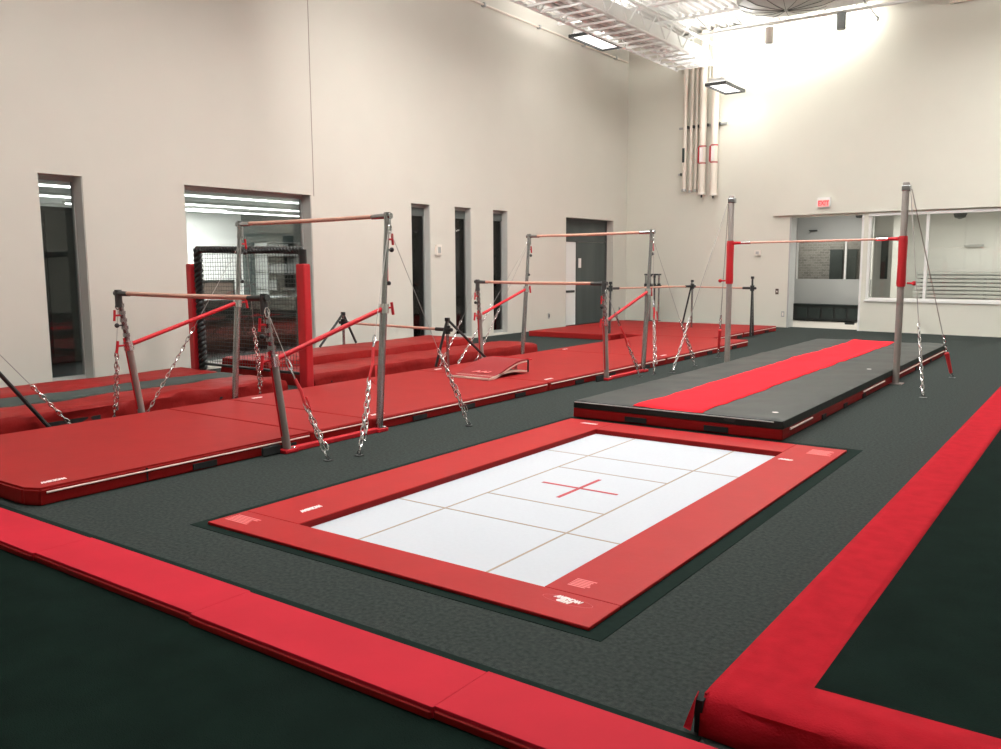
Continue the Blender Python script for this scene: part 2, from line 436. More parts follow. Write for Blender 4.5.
# small wall fittings of the left wall
def wallfit(name, label, cat, x, y, z, w, h, dpt, m, m2=None):
    t = thing(name, label, cat, (x, y, z))
    b = N(); bx(b, x, x+dpt, y-w/2, y+w/2, z-h/2, z+h/2, .006); part('cover', b, m, t)
    b = N(); bx(b, x+dpt, x+dpt+.006, y-w*.28, y+w*.28, z-h*.28, z+h*.28, .002); part('face', b, m2 or m, t)
    return t
wallfit('fire_alarm_strobe', 'small white strobe box on the wall between the first two slit windows', 'alarm', XL, 13.70, 1.90, .16, .22, .06, 'offwhite', 'frame')
wallfit('power_outlet', 'small grey outlet low on the wall left of the corner door', 'outlet', XL, 17.96, .33, .08, .14, .015, 'frame', 'darkframe')
wallfit('power_outlet', 'small grey outlet low on the wall between corner door and corner', 'outlet', XL, 21.65, .33, .08, .14, .015, 'frame', 'darkframe')
# pipe high on the left wall
t = thing('wall_conduit', 'thin pale conduit running high along the left wall', 'conduit', (XL+.05, 16, 7.08))
b = N(); tube(b, [(XL+.05, 8, 7.08), (XL+.05, 21.9, 7.08)], .025, 8); part('pipe', b, 'pipe', t, True)
for y in (9.5, 11.5, 13.5, 15.3, 17.45, 19.5, 21.2):
    b = N(); bx(b, XL+.001, XL+.09, y-.03, y+.03, 7.04, 7.12); part('bracket', b, 'frame', t)

# ------------------------------------------------------------------ back wall: opening, window, rooms behind
b = N(); wbox(b, -12, 2.5, TH, 6.3, -.1, 0.001); struct('floor_corridor', b, 'lightfloor')
b = N(); wbox(b, -10, 2.5, TH, 6.3, 2.95, 3.05); struct('ceiling_corridor', b, 'greywall')
b = N(); wbox(b, -7.60, -7.45, TH, 3.0, 0, 2.95); struct('wall_corridor_left', b, 'greywall')
b = N(); vv = [b.verts.new(p) for z in (0, 2.949) for p in ((-5.47, yb(-5.47)+3.12, z), (-5.39, yb(-5.39)+3.12, z), (-6.22, yb(-6.2)+5.99, z), (-6.30, yb(-6.3)+5.99, z))]
for f in ((0, 1, 2, 3), (7, 6, 5, 4), (0, 4, 5, 1), (1, 5, 6, 2), (2, 6, 7, 3), (3, 7, 4, 0)): b.faces.new([vv[i] for i in f])
struct('wall_corridor_right', b, 'officewhite')
# corridor end: knee wall, header and frame of an inner window with a brick room behind
b = N(); wbox(b, -9.6, -5.40, 3.0, 3.12, 0, 1.15); struct('wall_corridor_knee', b, 'greywall')
b = N(); wbox(b, -9.6, -5.40, 3.0, 3.12, 2.18, 2.95); struct('wall_corridor_header', b, 'greywall')
w = empty('window_6', (-6.3, yb(-6.3)+3.06, 1.15)); w['kind'] = 'structure'
b = N(); wbox(b, -6.12, -6.07, 3.03, 3.09, 1.15, 2.18); wbox(b, -7.45, -7.41, 3.03, 3.09, 1.15, 2.18); wbox(b, -5.50, -5.41, 3.01, 3.11, 1.15, 2.18); part('window_frame', b, 'whitepaint', w)
b = N(); wbox(b, -7.41, -6.12, 3.055, 3.062, 1.16, 2.17); wbox(b, -6.07, -5.50, 3.055, 3.062, 1.16, 2.17); part('pane', b, 'glass', w)
b = N(); wbox(b, -9.9, -6.30, 6.0, 6.1, 0, 2.95); struct('wall_brick', b, 'brick')
t = thing('double_door', 'dark green double door in the brick room beyond the opening', 'door', (-6.9, yb(-6.9)+5.9, 0))
b = N(); wbox(b, -7.30, -6.92, 5.9, 5.97, .0, 2.0); part('leaf', b, 'teal', t)
b = N(); wbox(b, -6.86, -6.5, 5.9, 5.97, .0, 2.0); part('leaf', b, 'teal', t)
t = thing('bench', 'long black storage bench below the inner window in the opening', 'bench', (-6.5, yb(-6.5)+2.8, 0))
b = N(); wbox(b, -7.42, -5.48, 2.62, 2.98, .04, .42); part('body', b, 'black', t)
b = N(); wbox(b, -7.44, -5.46, 2.58, 2.99, .42, .47); part('seat', b, 'blackside', t)
b = N()
for x in (-7.1, -6.75, -6.4, -6.05, -5.7): wbox(b, x-.14, x+.14, 2.60, 2.62, .10, .37)
part('door_panels', b, 'teal', t)
wb = N(); wbox(wb, -5.75, -5.52, 1.9, 2.0, .002, .05); tag(obj('door_stop', wb, 'black'), 'small black wedge on the pale floor of the opening', 'doorstop')
wb = N(); x = -6.1; lathe(wb, [(.0, -.13), (.07, -.12), (.10, -.06), (.11, 0)], 16, (-5.75, yb(-5.75)+2.9, 2.90)); tag(obj('ceiling_speaker', wb, 'darkframe', smooth=True), 'small dark round dome at the top of the opening', 'camera')
t = thing('door_closer', 'small dark bracket high on the grey header of the opening', 'bracket', (-6.95, yb(-6.95)+2.9, 2.5))
b = N(); wbox(b, -7.1, -6.88, 2.92, 2.999, 2.46, 2.50); part('arm', b, 'darkframe', t)
b = N(); wbox(b, -7.12, -7.07, 2.90, 2.999, 2.42, 2.47); part('mount', b, 'frame', t)
# jamb lining of opening
b = N(); wbox(b, -6.70, -6.665, -.012, .40, 0, 2.71); struct('trim_2', b, 'greywall')
b = N(); wbox(b, -4.975, -4.93, -.012, .30, 0, 2.72); struct('trim_3', b, 'whitepaint')
# right window
w = empty('window_7', (-3.5, yb(-3.5)+.1, .735)); w['kind'] = 'structure'
b = N()
wbox(b, -4.83, 1.2, .02, .12, .735, .785); wbox(b, -4.83, 1.2, -.03, .12, 2.66, 2.72); wbox(b, -4.83, -4.77, .02, .12, .785, 2.66)
for x in (-3.59, -1.6, .2): wbox(b, x, x+.06, .02, .12, .785, 2.66)
part('window_frame', b, 'whitepaint', w)
b = N(); wbox(b, -4.77, 1.2, .066, .074, .785, 2.66); part('pane', b, 'glass', w)
b = N(); wbox(b, -4.85, 1.2, -.04, .02, .70, .735); part('window_sill', b, 'whitepaint', w)
# room behind the right window
b = N(); wbox(b, -6.28, 2.5, 6.0, 6.1, 0, 2.95); struct('wall_hall_far', b, 'officewhite')
b = N(); wbox(b, 2.4, 2.5, TH, 6.0, 0, 2.95); struct('wall_hall_right', b, 'officewhite')
t = thing('hall_door', 'grey hall door with tall dark glass behind the right window', 'door', (-5.6, yb(-5.6)+5.9, 0))
b = N(); wbox(b, -6.0, -5.35, 5.92, 5.99, 0, 2.35); part('leaf', b, 'greywall', t)
b = N(); wbox(b, -5.80, -5.60, 5.89, 5.92, 1.12, 2.24); part('glass_panel', b, 'teal', t)
b = N(); wbox(b, -5.22, -4.98, 4.6, 4.9, 0, 2.94); tag(obj('column', b, 'whitepaint'), 'white square column behind the right window', 'column')
t = thing('bleachers', 'folded silver bleachers along the far wall behind the right window', 'bleachers', (-2, yb(-2)+5.4, 0))
for k in range(9):
    b = N(); z = .42+k*.105
    wbox(b, -4.72, 2.2, 5.0+k*.05, 5.25+k*.05, z, z+.078); part('bench_plank', b, 'bleach', t)
b = N(); wbox(b, -4.72, 2.2, 5.66, 5.70, .3, 1.29); part('back_panel', b, 'frame', t)
for x in (-4.6, -3.0, -1.8, -.6, .6, 1.8):
    b = N(); wbox(b, x, x+.05, 5.5, 5.65, 0, 1.2); part('support_leg', b, 'darkframe', t)
bb = N(); lathe(bb, [(.02, -.2), (.13, -.16), (.17, -.05), (.18, 0)], 18, (-3.6, yb(-3.6)+4.9, 2.945)); tag(obj('dome_camera', bb, 'darkframe', smooth=True), 'dark half dome camera on the ceiling behind the right window', 'camera')
t = thing('wall_plaque', 'small grey horizontal plaque on the hall wall behind the right window', 'plaque', (-3.3, yb(-3.3)+5.88, 2.05))
b = N(); wbox(b, -3.5, -3.1, 5.85, 5.899, 2.02, 2.08); part('plate', b, 'frame', t)
b = N(); wbox(b, -3.6, -3.5, 5.87, 5.899, 2.03, 2.06); part('clip', b, 'frame', t)

# exit sign
t = thing('exit_sign', 'white framed sign with red glowing letters above the opening', 'sign', (-5.886, yb(-5.886)-.13, 3.02))
b = N(); wbox(b, -6.01, -5.69, -.17, -.101, 2.90, 3.14); bmesh.ops.bevel(b, geom=list(b.edges), offset=.015, segments=2, affect='EDGES'); part('housing', b, 'whitepaint', t)
b = N(); wbox(b, -5.98, -5.72, -.174, -.168, 2.925, 3.08); part('face', b, 'signface', t)
text_mesh('lettering', 'EXIT', .15, 'signred', t, (-5.85, yb(-5.85)-.178, 3.0), Matrix.Rotation(math.atan(SK), 3, 'Z') @ Matrix.Rotation(PI/2, 3, 'X'), bold=.006, sx=.85)
# horn, switch plates
t = thing('wall_speaker', 'small white alarm horn on the back wall left of the opening', 'alarm', (-7.508, yb(-7.508)-.03, 1.854))
b = N(); wbox(b, -7.60, -7.42, -.05, -.001, 1.78, 1.93); bmesh.ops.bevel(b, geom=list(b.edges), offset=.012, segments=2, affect='EDGES'); part('cover', b, 'offwhite', t)
b = N(); wbox(b, -7.55, -7.47, -.056, -.05, 1.82, 1.89); part('grille', b, 'greywall', t)
t = thing('light_switch', 'small brown switch plate beside the opening in the back wall', 'switch', (-6.972, yb(-6.972), .89))
b = N(); wbox(b, -7.01, -6.93, -.014, -.001, .82, .96); part('plate', b, 'brown', t)
b = N(); wbox(b, -6.985, -6.955, -.02, -.014, .87, .91); part('toggle', b, 'offwhite', t)
t = thing('power_outlet', 'pale outlet plate low on the wall at the left edge of the opening', 'outlet', (-6.80, yb(-6.8), .33))
b = N(); wbox(b, -6.84, -6.76, -.012, -.001, .26, .40); part('cover', b, 'frame', t)
b = N(); wbox(b, -6.82, -6.78, -.016, -.012, .29, .37); part('socket', b, 'offwhite', t)

# vertical pipes on the back wall
pipes = [(-9.60, .055, 3.50, 'thin cream pipe, leftmost of the five on the back wall'),
         (-9.42, .040, 3.46, 'thin cream pipe, second from the left on the back wall'),
         (-9.27, .035, 3.48, 'thinnest cream pipe, in the middle of the five on the back wall'),
         (-9.06, .095, 3.38, 'thick cream pipe with red banded label, left of the thick pair'),
         (-8.73, .095, 3.34, 'thick cream pipe with red banded label, rightmost on the back wall')]
for i, (x, r, z0, lab) in enumerate(pipes):
    y = yb(x)-r-.07
    t = thing('wall_pipe', lab, 'pipe', (x, y, z0), 'vertical pipes on the back wall')
    b = N(); tube(b, [(x, y, z0+.05), (x, y, 6.9 if i < 3 else 7.5)], r, 14); part('pipe', b, 'pipe', t, True)
    b = N(); tube(b, [(x, y, z0), (x, y, z0+.06)], r*1.15, 14); part('end_cap', b, 'frame' if i < 3 else 'offwhite', t, True)
    if i >= 3:
        b = N(); tube(b, [(x, y, z0-.07), (x, y, z0+.01)], .025, 8); part('valve', b, 'darkframe', t, True)
        b = N()
        tube(b, [(x, y, 4.60), (x, y, 4.63)], r+.003, 16); tube(b, [(x, y, 4.17), (x, y, 4.20)], r+.003, 16)
        part('red_band', b, 'redtape', t, True)
        b = N(); bx(b, x-r-.001, x-r*.55, y-r*.93, y-r*.62, 4.20, 4.60); part('label_strip', b, 'redtape', t)
        b = N(); bx(b, x-r*.45, x+r*.45, y-r-.004, y-r*.85, 4.22, 4.58); part('label', b, 'white', t)
    if i == 0:
        b = N(); bx(b, x-.045, x+.02, y-r-.004, y-r*.6, 4.25, 4.62); part('label', b, 'tealmid', t)
t = thing('pipe_bracket', 'grey steel channel holding the pipes at mid height', 'bracket', (-9.1, yb(-9.1), 5.15))
b = N(); wbox(b, -9.82, -8.45, -.045, -.002, 5.13, 5.18); part('channel', b, 'frame', t)
b = N()
for x, r, *_ in pipes: wbox(b, x+r, x+r+.03, -.13, -.045, 5.12, 5.19)
part('clamp', b, 'darkframe', t)
t = thing('pipe_bracket', 'short grey steel bracket at the lower end of the thin pipes', 'bracket', (-9.7, yb(-9.7), 3.95))
b = N(); wbox(b, -9.82, -9.62, -.045, -.002, 3.93, 3.98); part('channel', b, 'frame', t)
b = N(); wbox(b, -9.74, -9.70, -.11, -.045, 3.92, 3.99); part('clamp', b, 'darkframe', t)

# ------------------------------------------------------------------ ceiling gear
t = thing('hanging_truss', 'long white service truss hanging under the ceiling beside the left wall', 'truss', (-9.1, 14, 6.5))
b = N(); bx(b, -9.45, -8.85, 6.5, 21.4, 6.62, 6.95, .02); part('duct', b, 'whitepaint', t)
b = N()
for x in (-9.62, -8.62): 
    for z in (6.52, 7.0): tube(b, [(x, 6, z), (x, 21.2, z)], .035, 8)
part('rail', b, 'whitepaint', t, True)
b = N(); y = 6.2; s = 0
while y < 21.1:
    bx(b, -9.62, -8.62, y-.02, y+.02, 6.49, 6.53)
    for x in (-9.62, -8.62): tube(b, [(x, y, 6.52 if s else 7.0), (x, y+.45, 7.0 if s else 6.52)], .014, 6)
    y += .45; s = 1-s
part('lattice', b, 'whitepaint', t)
b = N()
for y in (8, 10.5, 13, 15.5, 17.2, 19, 20.8):
    for x in (-9.62, -8.62): tube(b, [(x, y, 7.0), (x, y, CEIL+.01)], .010, 6)
part('hanger_rod', b, 'whitepaint', t)
for i, (x, r) in enumerate([(-9.28, .045), (-9.12, .03), (-8.96, .045)]):
    pass
b = N()
for x, r in [(-9.3, .05), (-9.12, .035), (-8.94, .05)]: tube(b, [(x, 6, 6.57), (x, 21.3, 6.57)], r, 8)
part('service_pipe', b, 'whitepaint', t, True)

def joist(y, label):
    t = thing('roof_joist', label, 'joist', (-3, y, 7.0), 'roof joists across the hall')
    b = N(); bx(b, XL+.05, 6.4, y-.05, y-.01, 7.47, 7.53); bx(b, XL+.05, 6.4, y+.01, y+.05, 7.47, 7.53); part('top_chord', b, 'whitepaint', t)
    b = N(); bx(b, XL+.6, 6.0, y-.05, y-.01, 7.02, 7.07); bx(b, XL+.6, 6.0, y+.01, y+.05, 7.02, 7.07); part('bottom_chord', b, 'whitepaint', t)
    b = N(); x = XL+.6; s = 0
    while x < 5.7:
        tube(b, [(x, y, 7.04 if s == 0 else 7.5), (x+.42, y, 7.5 if s == 0 else 7.04)], .014, 6); x += .42; s = 1-s
    part('web', b, 'whitepaint', t)
joist(14.2, 'white open web joist over the middle of the hall')
joist(17.4, 'white open web joist between middle and back wall')
joist(20.3, 'white open web joist nearest the back wall')

def fixture(cx, cy, z, label, wx=.52, wy=1.5, power=0, up=165):
    t = thing('hanging_light', label, 'light', (cx, cy, z), 'hanging rectangular lights')
    b = N()
    bx(b, cx-wx/2, cx-wx/2+.03, cy-wy/2, cy+wy/2, z-.02, z+.05); bx(b, cx+wx/2-.03, cx+wx/2, cy-wy/2, cy+wy/2, z-.02, z+.05)
    bx(b, cx-wx/2+.03, cx+wx/2-.03, cy-wy/2, cy-wy/2+.03, z-.02, z+.05); bx(b, cx-wx/2+.03, cx+wx/2-.03, cy+wy/2-.03, cy+wy/2, z-.02, z+.05)
    part('frame', b, 'darkframe', t)
    b = N(); bx(b, cx-wx/2+.03, cx+wx/2-.03, cy-wy/2+.03, cy+wy/2-.03, z+.02, z+.06); part('diffuser', b, 'lamp', t)
    b = N(); bx(b, cx-wx/2+.06, cx+wx/2-.06, cy-wy/2+.06, cy+wy/2-.06, z+.06, z+.16, .02); part('housing', b, 'whitepaint', t)
    for sx in (-1, 1):
        for sy in (-1, 1):
            b = N(); tube(b, [(cx+sx*(wx/2-.08), cy+sy*(wy/2-.1), z+.15), (cx+sx*(wx/2-.08), cy+sy*(wy/2-.1), CEIL+.01)], .006, 5)
            part('hanger_wire', b, 'whitepaint', t)
    L = bpy.data.lights.new('fixture_glow', 'AREA'); L.shape = 'RECTANGLE'; L.size = wx*.8; L.size_y = wy*.85
    L.energy = power; L.color = (1, .98, .95)
    lo_ = bpy.data.objects.new('lamp', L); C.objects.link(lo_); lo_.location = (0, 0, -.01); lo_.parent = t
    L2 = L.copy(); L2.energy = up
    lo2 = bpy.data.objects.new('ceiling_fill', L2); C.objects.link(lo2); lo2.location = (0, 0, .18); lo2.rotation_euler = (PI, 0, 0); lo2.parent = t  # upward fill added above the housing to brighten ceiling and truss
PW = 80
fixture(-9.86, 17.4, 6.5, 'hanging light with black frame beside the left wall', power=14, up=70)
fixture(-8.1, 20.65, 5.80, 'hanging light with thin frame in front of the thick pipes', wy=1.3, power=20, up=50)
fl = [(-7.4, 3.8), (-7.4, 8.4), (-7.0, 12.6), (-4.4, 3.8), (-4.4, 7.8), (-4.4, 12.2), (-4.4, 15.2), (-1.0, 3.8), (-.6, 9.0), (-.4, 14.5), (-.4, 18.4), (1.4, 17.0)]
for i, (x, y) in enumerate(fl):
    fixture(x, y, 6.45, 'hanging rectangular light over the hall, out of the picture', power=PW)

def pendant(x, y, z, m, label, e=0):
    t = thing('pendant_lamp', label, 'lamp', (x, y, z), 'cylinder pendants by the back wall')
    b = N(); tube(b, [(x, y, z-.17), (x, y, z+.17)], .10, 18); part('shade', b, m, t, True)
    b = N(); tube(b, [(x, y, z+.17), (x, y, CEIL+.01)], .008, 6); part('cord', b, 'whitepaint', t)
    b = N(); tube(b, [(x, y, z-.185), (x, y, z-.165)], .085, 18); part('rim', b, 'frame', t, True)
pendant(-5.36, 20.3, 6.85, 'pendgrey', 'grey cylinder pendant hanging in the bright spot of the back wall')
pendant(-6.95, 20.3, 6.79, 'offwhite', 'pale cylinder pendant left of the grey cylinder pendant')

t = thing('hanging_dome', 'large grey ribbed dome hung under the roof at the top edge', 'dome', (-6.0, 19.0, 7.1))
b = N(); lathe(b, [(.05, -.10), (.35, -.085), (.7, -.04), (.95, .05), (1.0, .16), (.2, .22)], 28, (-6.0, 18.5, 6.88)); part('dome', b, 'frame', t, True)
b = N()
for k in range(14):
    a = 2*PI*k/14
    tube(b, [(-6.0+r*math.cos(a), 18.5+r*math.sin(a), 6.88+z) for r, z in ((.05, -.105), (.35, -.09), (.7, -.045), (.96, .05))], .006, 5)
part('rib', b, 'transom', t)
b = N(); tube(b, [(-6, 18.5, 7.05), (-6, 18.5, CEIL)], .05, 10); part('mount', b, 'frame', t)
t = thing('air_duct', 'beige square air duct end at the top edge right of the pendants', 'duct', (-2.9, 21, 7))
b = N(); bx(b, -3.3, -2.75, 17.5, 21.0, 7.05, 7.45, .01); part('duct', b, 'pipe', t)
b = N(); bx(b, -3.34, -2.71, 20.9, 20.96, 7.01, 7.49, .005); part('flange', b, 'pipe', t)
t = thing('cable_conduit', 'thin grey conduit arm hanging right of the grey pendant', 'conduit', (-4.8, 20.5, 7.3))
b = N(); tube(b, [(-5.0, 19.9, CEIL), (-4.9, 20.2, 7.2), (-4.75, 20.9, 6.95)], .015, 7); part('pipe', b, 'frame', t, True)
b = N(); tube(b, [(-4.75, 20.88, 6.90), (-4.75, 20.92, 6.97)], .03, 8); part('nozzle', b, 'frame', t, True)

# bright wall-wash lamp by the back wall, interior lights and added fill lights
def area(name, loc, target, sx, sy, e, col):
    L = bpy.data.lights.new(name, 'AREA'); L.shape = 'RECTANGLE'; L.size = sx; L.size_y = sy; L.energy = e; L.color = col
    o = bpy.data.objects.new(name, L); C.objects.link(o); o.location = loc
    o.rotation_euler = (V(target)-V(loc)).to_track_quat('-Z', 'Y').to_euler()
    return o
t = thing('wall_wash_housing', 'made-up long white housing for the lamp washing the bright top of the back wall', 'light', (-6.4, 21.0, 7.4))  # lamp inferred from the bright wall; this housing is made up around it
b = N(); bx(b, -7.9, -4.9, 20.92, 21.12, 7.40, 7.46, .01); part('housing', b, 'whitepaint', t)
b = N(); bx(b, -7.85, -4.95, 20.90, 20.92, 7.32, 7.46); part('front_shield', b, 'whitepaint', t)
area('wall_wash_lamp', (-6.4, 21.02, 7.38), (-6.4, 21.45, 6.4), 2.8, .12, 130, (1, .98, .90))
area('wall_wash_lamp', (-8.4, 20.4, 7.4), (-8.6, 21.7, 6.9), 1.2, .3, 30, (1, .97, .90))
area('side_room_fill', (-13.4, 17.5, 2.6), (-13.4, 17.5, 0), 1, 2, 70, (.85, 1, .96))  # added fill so the unlit side room is not pure black
area('truss_fill', (-8.0, 9.5, 5.6), (-9.1, 17.5, 6.7), .6, .6, 170, (1, .98, .94))  # unseen fill added to brighten the underside of the truss
area('hall_lamp', (-2.5, 24.5, 2.85), (-2.5, 24.5, 0), 5, 2, 215, (1, .96, .88))
area('corridor_lamp', (-6.2, 23.0, 2.9), (-6.2, 23.4, 0), 1, 1, 40, (1, .97, .92))
area('brick_room_lamp', (-7.6, 26.4, 2.85), (-7.4, 27.6, 1.4), 1.5, .5, 60, (1, .97, .9))
area('office_lamp', (-17, 12.0, 2.85), (-17.3, 12.0, 0), 3, 5, 900, (.97, 1, .99))

# ------------------------------------------------------------------ floor pieces
tagm = lambda o, *a, **k: tag(o, *a, **k)
b = N(); bx(b, -11.3, 4, -3.9, 2.17, .0, .012); tag(obj('exercise_carpet', b, 'darkcarpet'), 'black green carpet filling the lower left corner of the photo', 'carpet')
b = N(); bx(b, -11.3, -1.045, 2.50, 2.605, .0, .006); tag(obj('edge_strip', b, 'band'), 'flat black rubber strip along the far side of the red foam strip', 'strip')
# red foam strip pads
xs = [-11.2, -9.0, -7.8, -6.42, -4.70, -3.28, -1.86, -.45, 1.0]
where = ['far left, mostly hidden', 'under the left end of the long landing mats', 'left of the frame edge', 'at the left edge of the photo', 'second from the left edge of the photo',
         'in front of the left trampoline corner', 'in front of the near trampoline corner', 'running under the raised floor corner']
for i, (a, c) in enumerate(zip(xs, xs[1:])):
    dy = (.012 if i % 2 else 0)
    t = thing('floor_pad', 'long bright red foam edge pad '+where[i], 'pad', ((a+c)/2, 2.33, 0), 'red foam edge pads')
    b = N(); bx(b, a, c, 2.175-dy, 2.495-dy*.7, .012, .055, .0025, 2); part('foam_pad', b, 'stripred', t)
    b = N(); bx(b, a+.004, c-.004, 2.163-dy, 2.18-dy, .012, .040, .004); part('side_flap', b, 'vinylshade', t)

# ---- raised red-bordered floor at lower right
t = thing('raised_floor', 'raised dark green floor with wide red carpet border at lower right', 'floor', (-.5, 6, 0))
x0, y0, zt = -1.062, 2.63, .14
b = N(); bx(b, x0+.03, 4.0, y0+.05, 15, 0, .128); part('platform', b, 'velcro', t)
b = N(); bx(b, -.762, 4.0, 2.905, 15, .128, zt); part('carpet_field', b, 'darkcarpet', t)
# front border that rolls over the edge and hangs to the floor
b = N(); prof = [(2.905, zt+.002), (2.80, zt+.002), (2.72, zt+.002), (2.70, zt+.001), (2.68, zt-.002), (2.66, zt-.008), (2.645, zt-.018), (2.634, zt-.032), (2.628, zt-.055), (2.624, .035), (2.618, .005)]
rows = []; xs_ = [x0+.004+(-.762-x0-.004)*k/8 for k in range(9)]+[-.762+4.762*(k/40)**1.4 for k in range(1, 41)]
for x in xs_:
    bulge = .012*math.sin(x*3.1)+.006*math.sin(x*9)
    rows.append([b.verts.new((x, y-(bulge if z < .12 else 0)-(.02*math.exp(-((x+.9)/.12)**2) if z < .1 else 0), z)) for y, z in prof])
for r0, r1 in zip(rows, rows[1:]):
    for j in range(len(prof)-1): b.faces.new((r0[j], r1[j], r1[j+1], r0[j+1]))
far = [[rows[k][0]]+[b.verts.new((xs_[k], y, zt+.002)) for y in (5, 8, 11, 15)] for k in range(9)]
for r0, r1 in zip(far, far[1:]):
    for j in range(4): b.faces.new((r0[j], r0[j+1], r1[j+1], r1[j]))
o = part('red_border', b, 'borderred', t, True)
sm = o.modifiers.new('thick', 'SOLIDIFY'); sm.thickness = .005; sm.offset = -1
b = N(); bx(b, x0+.003, x0+.012, 2.66, 15, .0, zt-.002); part('side_skirt', b, 'borderred', t)
b = N(); vs = [(x0-.020, 2.66, .138), (x0-.014, 2.62, .134), (x0-.022, 2.60, .02), (x0-.055, 2.62, .012), (x0-.035, 2.66, .05)]
f = b.faces.new([b.verts.new(v) for v in vs]); r = bmesh.ops.extrude_face_region(b, geom=[f]); bmesh.ops.translate(b, verts=[v for v in r['geom'] if isinstance(v, bmesh.types.BMVert)], vec=(.006, -.006, .004)); part('corner_flap', b, 'borderred', t)
b = N(); bx(b, x0-.016, x0+.012, 2.622, 2.67, .007, .126); part('corner_gap', b, 'velcro', t)

# ---- in-ground trampoline
t = thing('trampoline', 'white trampoline bed in the floor with a red cross and red pads', 'trampoline', (-3.05, 5.2, 0))
b = N()
X0, X1, Y0, Y1 = -4.60, -1.69, 3.07, 7.66
xi0, xi1, yi0, yi1 = -4.505, -1.782, 3.13, 7.50
for q in ((X0, X1, Y0, yi0+.02), (X0, X1, yi1-.02, Y1), (X0, xi0+.02, yi0+.02, yi1-.02), (xi1-.02, X1, yi0+.02, yi1-.02)): bx(b, q[0], q[1], q[2], q[3], 0, .003)
part('surround', b, 'band', t)
b = N(); bx(b, PIT[0]+.001, PIT[1]-.001, PIT[2]+.001, PIT[3]-.001, -.030, -.025); part('bed', b, 'bed', t)
bedo = t.children[-1]
def tp(x0, y0, x1, y1, w, m, nm):
    d = V((x1-x0, y1-y0, 0)); L = d.length; d.normalize(); n = V((-d.y, d.x, 0))*w/2
    b = N(); P = [V((x0, y0, 0))-n, V((x0, y0, 0))+n, V((x1, y1, 0))+n, V((x1, y1, 0))-n]
    poly_prism(b, [(p.x, p.y) for p in P], -.025, -.0235); part(nm, b, m, bedo)
for x in (-3.583, -2.63): tp(x, 3.37, x, 7.19, .014, 'tape', 'line')
for x0_, x1_, y in ((-4.05, -2.11, 6.254), (-3.583, -2.63, 5.772), (-3.583, -2.63, 4.809), (-4.05, -2.11, 4.332)): tp(x0_, y, x1_, y, .014, 'tape', 'line')
tp(-3.42, 5.285, -2.788, 5.285, .03, 'redtape', 'cross_bar'); tp(-3.10, 4.985, -3.10, 5.59, .03, 'redtape', 'cross_bar')
# pads
pin_x0, pin_x1, pin_y0, pin_y1 = -4.005, -2.205, 3.425, 7.13
def pad(x0, x1, y0, y1, lab=None):
    b = N(); bx(b, x0, x1, y0, y1, .0032, .0215, .004, 2)
    return part('pad', b, 'padred', t)
p1 = pad(xi0, xi1, yi0, pin_y0-.003)
p2 = pad(xi0, pin_x0, pin_y0, yi1)
p3 = pad(pin_x1, xi1, pin_y0, yi1)
p4 = pad(pin_x0+.003, pin_x1-.003, pin_y1, yi1)
b = N(); bx(b, pin_x0-.006, pin_x0+.002, pin_y0-.02, pin_y1, -.0245, .016); part('pad_skirt', b, 'vinylshade', p2)
b = N(); bx(b, pin_x0+.002, pin_x1+.02, pin_y1-.002, pin_y1+.006, -.0245, .016); part('pad_skirt', b, 'vinylshade', p4)
# logos: a white word and slogan on the pads, faded care labels
text_mesh('logo', 'AMERICAN', .040, 'white', p1, (-2.02, 3.345, .0222), rotz(-.10), .3, .003, .72)
text_mesh('logo', 'GYM', .034, 'white', p1, (-2.03, 3.312, .0222), rotz(-.10), .3, .003)
b = N(); torus(b, (-2.015, 3.33, .0212), V((1, 0, 0)), V((0, 1, 0)), .135, .040, .0012, 40, 4); part('logo_ring', b, 'fadedprint', p1)
text_mesh('logo', 'AMERICAN', .055, 'white', p2, (-4.19, 3.69, .0222), rotz(PI/2), .3, .005, .62)
text_mesh('logo', 'GYM', .048, 'white', p3, (-2.09, 6.86, .0222), rotz(PI), .3, .006)
text_mesh('logo', 'AMERICAN', .055, 'white', p2, (-4.2, 7.34, .0222), rotz(0), .3, .006, .6)
def care(x, y, w, h, parent):
    b = N()
    for k in range(6): bx(b, x-w/2, x+w/2*(.6+.4*random.random()), y-h/2+k*h/6, y-h/2+k*h/6+h/10, .0216, .0222)
    part('care_label', b, 'fadedprint', parent)
care(-4.36, 3.29, .22, .12, p1); care(-2.065, 3.565, .12, .11, p3); care(-1.93, 7.28, .20, .2, p3)

# ------------------------------------------------------------------ mats
def piping(parent, pts, r=.007):
    b = N(); tube(b, pts, r, 6); return part('piping', b, 'piping', parent, True)
def grip(parent, x, y, z0, z1, L, axis='y'):
    b = N()
    if axis == 'y': bx(b, x, x+.012, y, y+L, z0, z1, .003)
    else: bx(b, y, y+L, x-.012, x, z0, z1, .003)
    return part('carry_handle', b, 'velcro', parent)

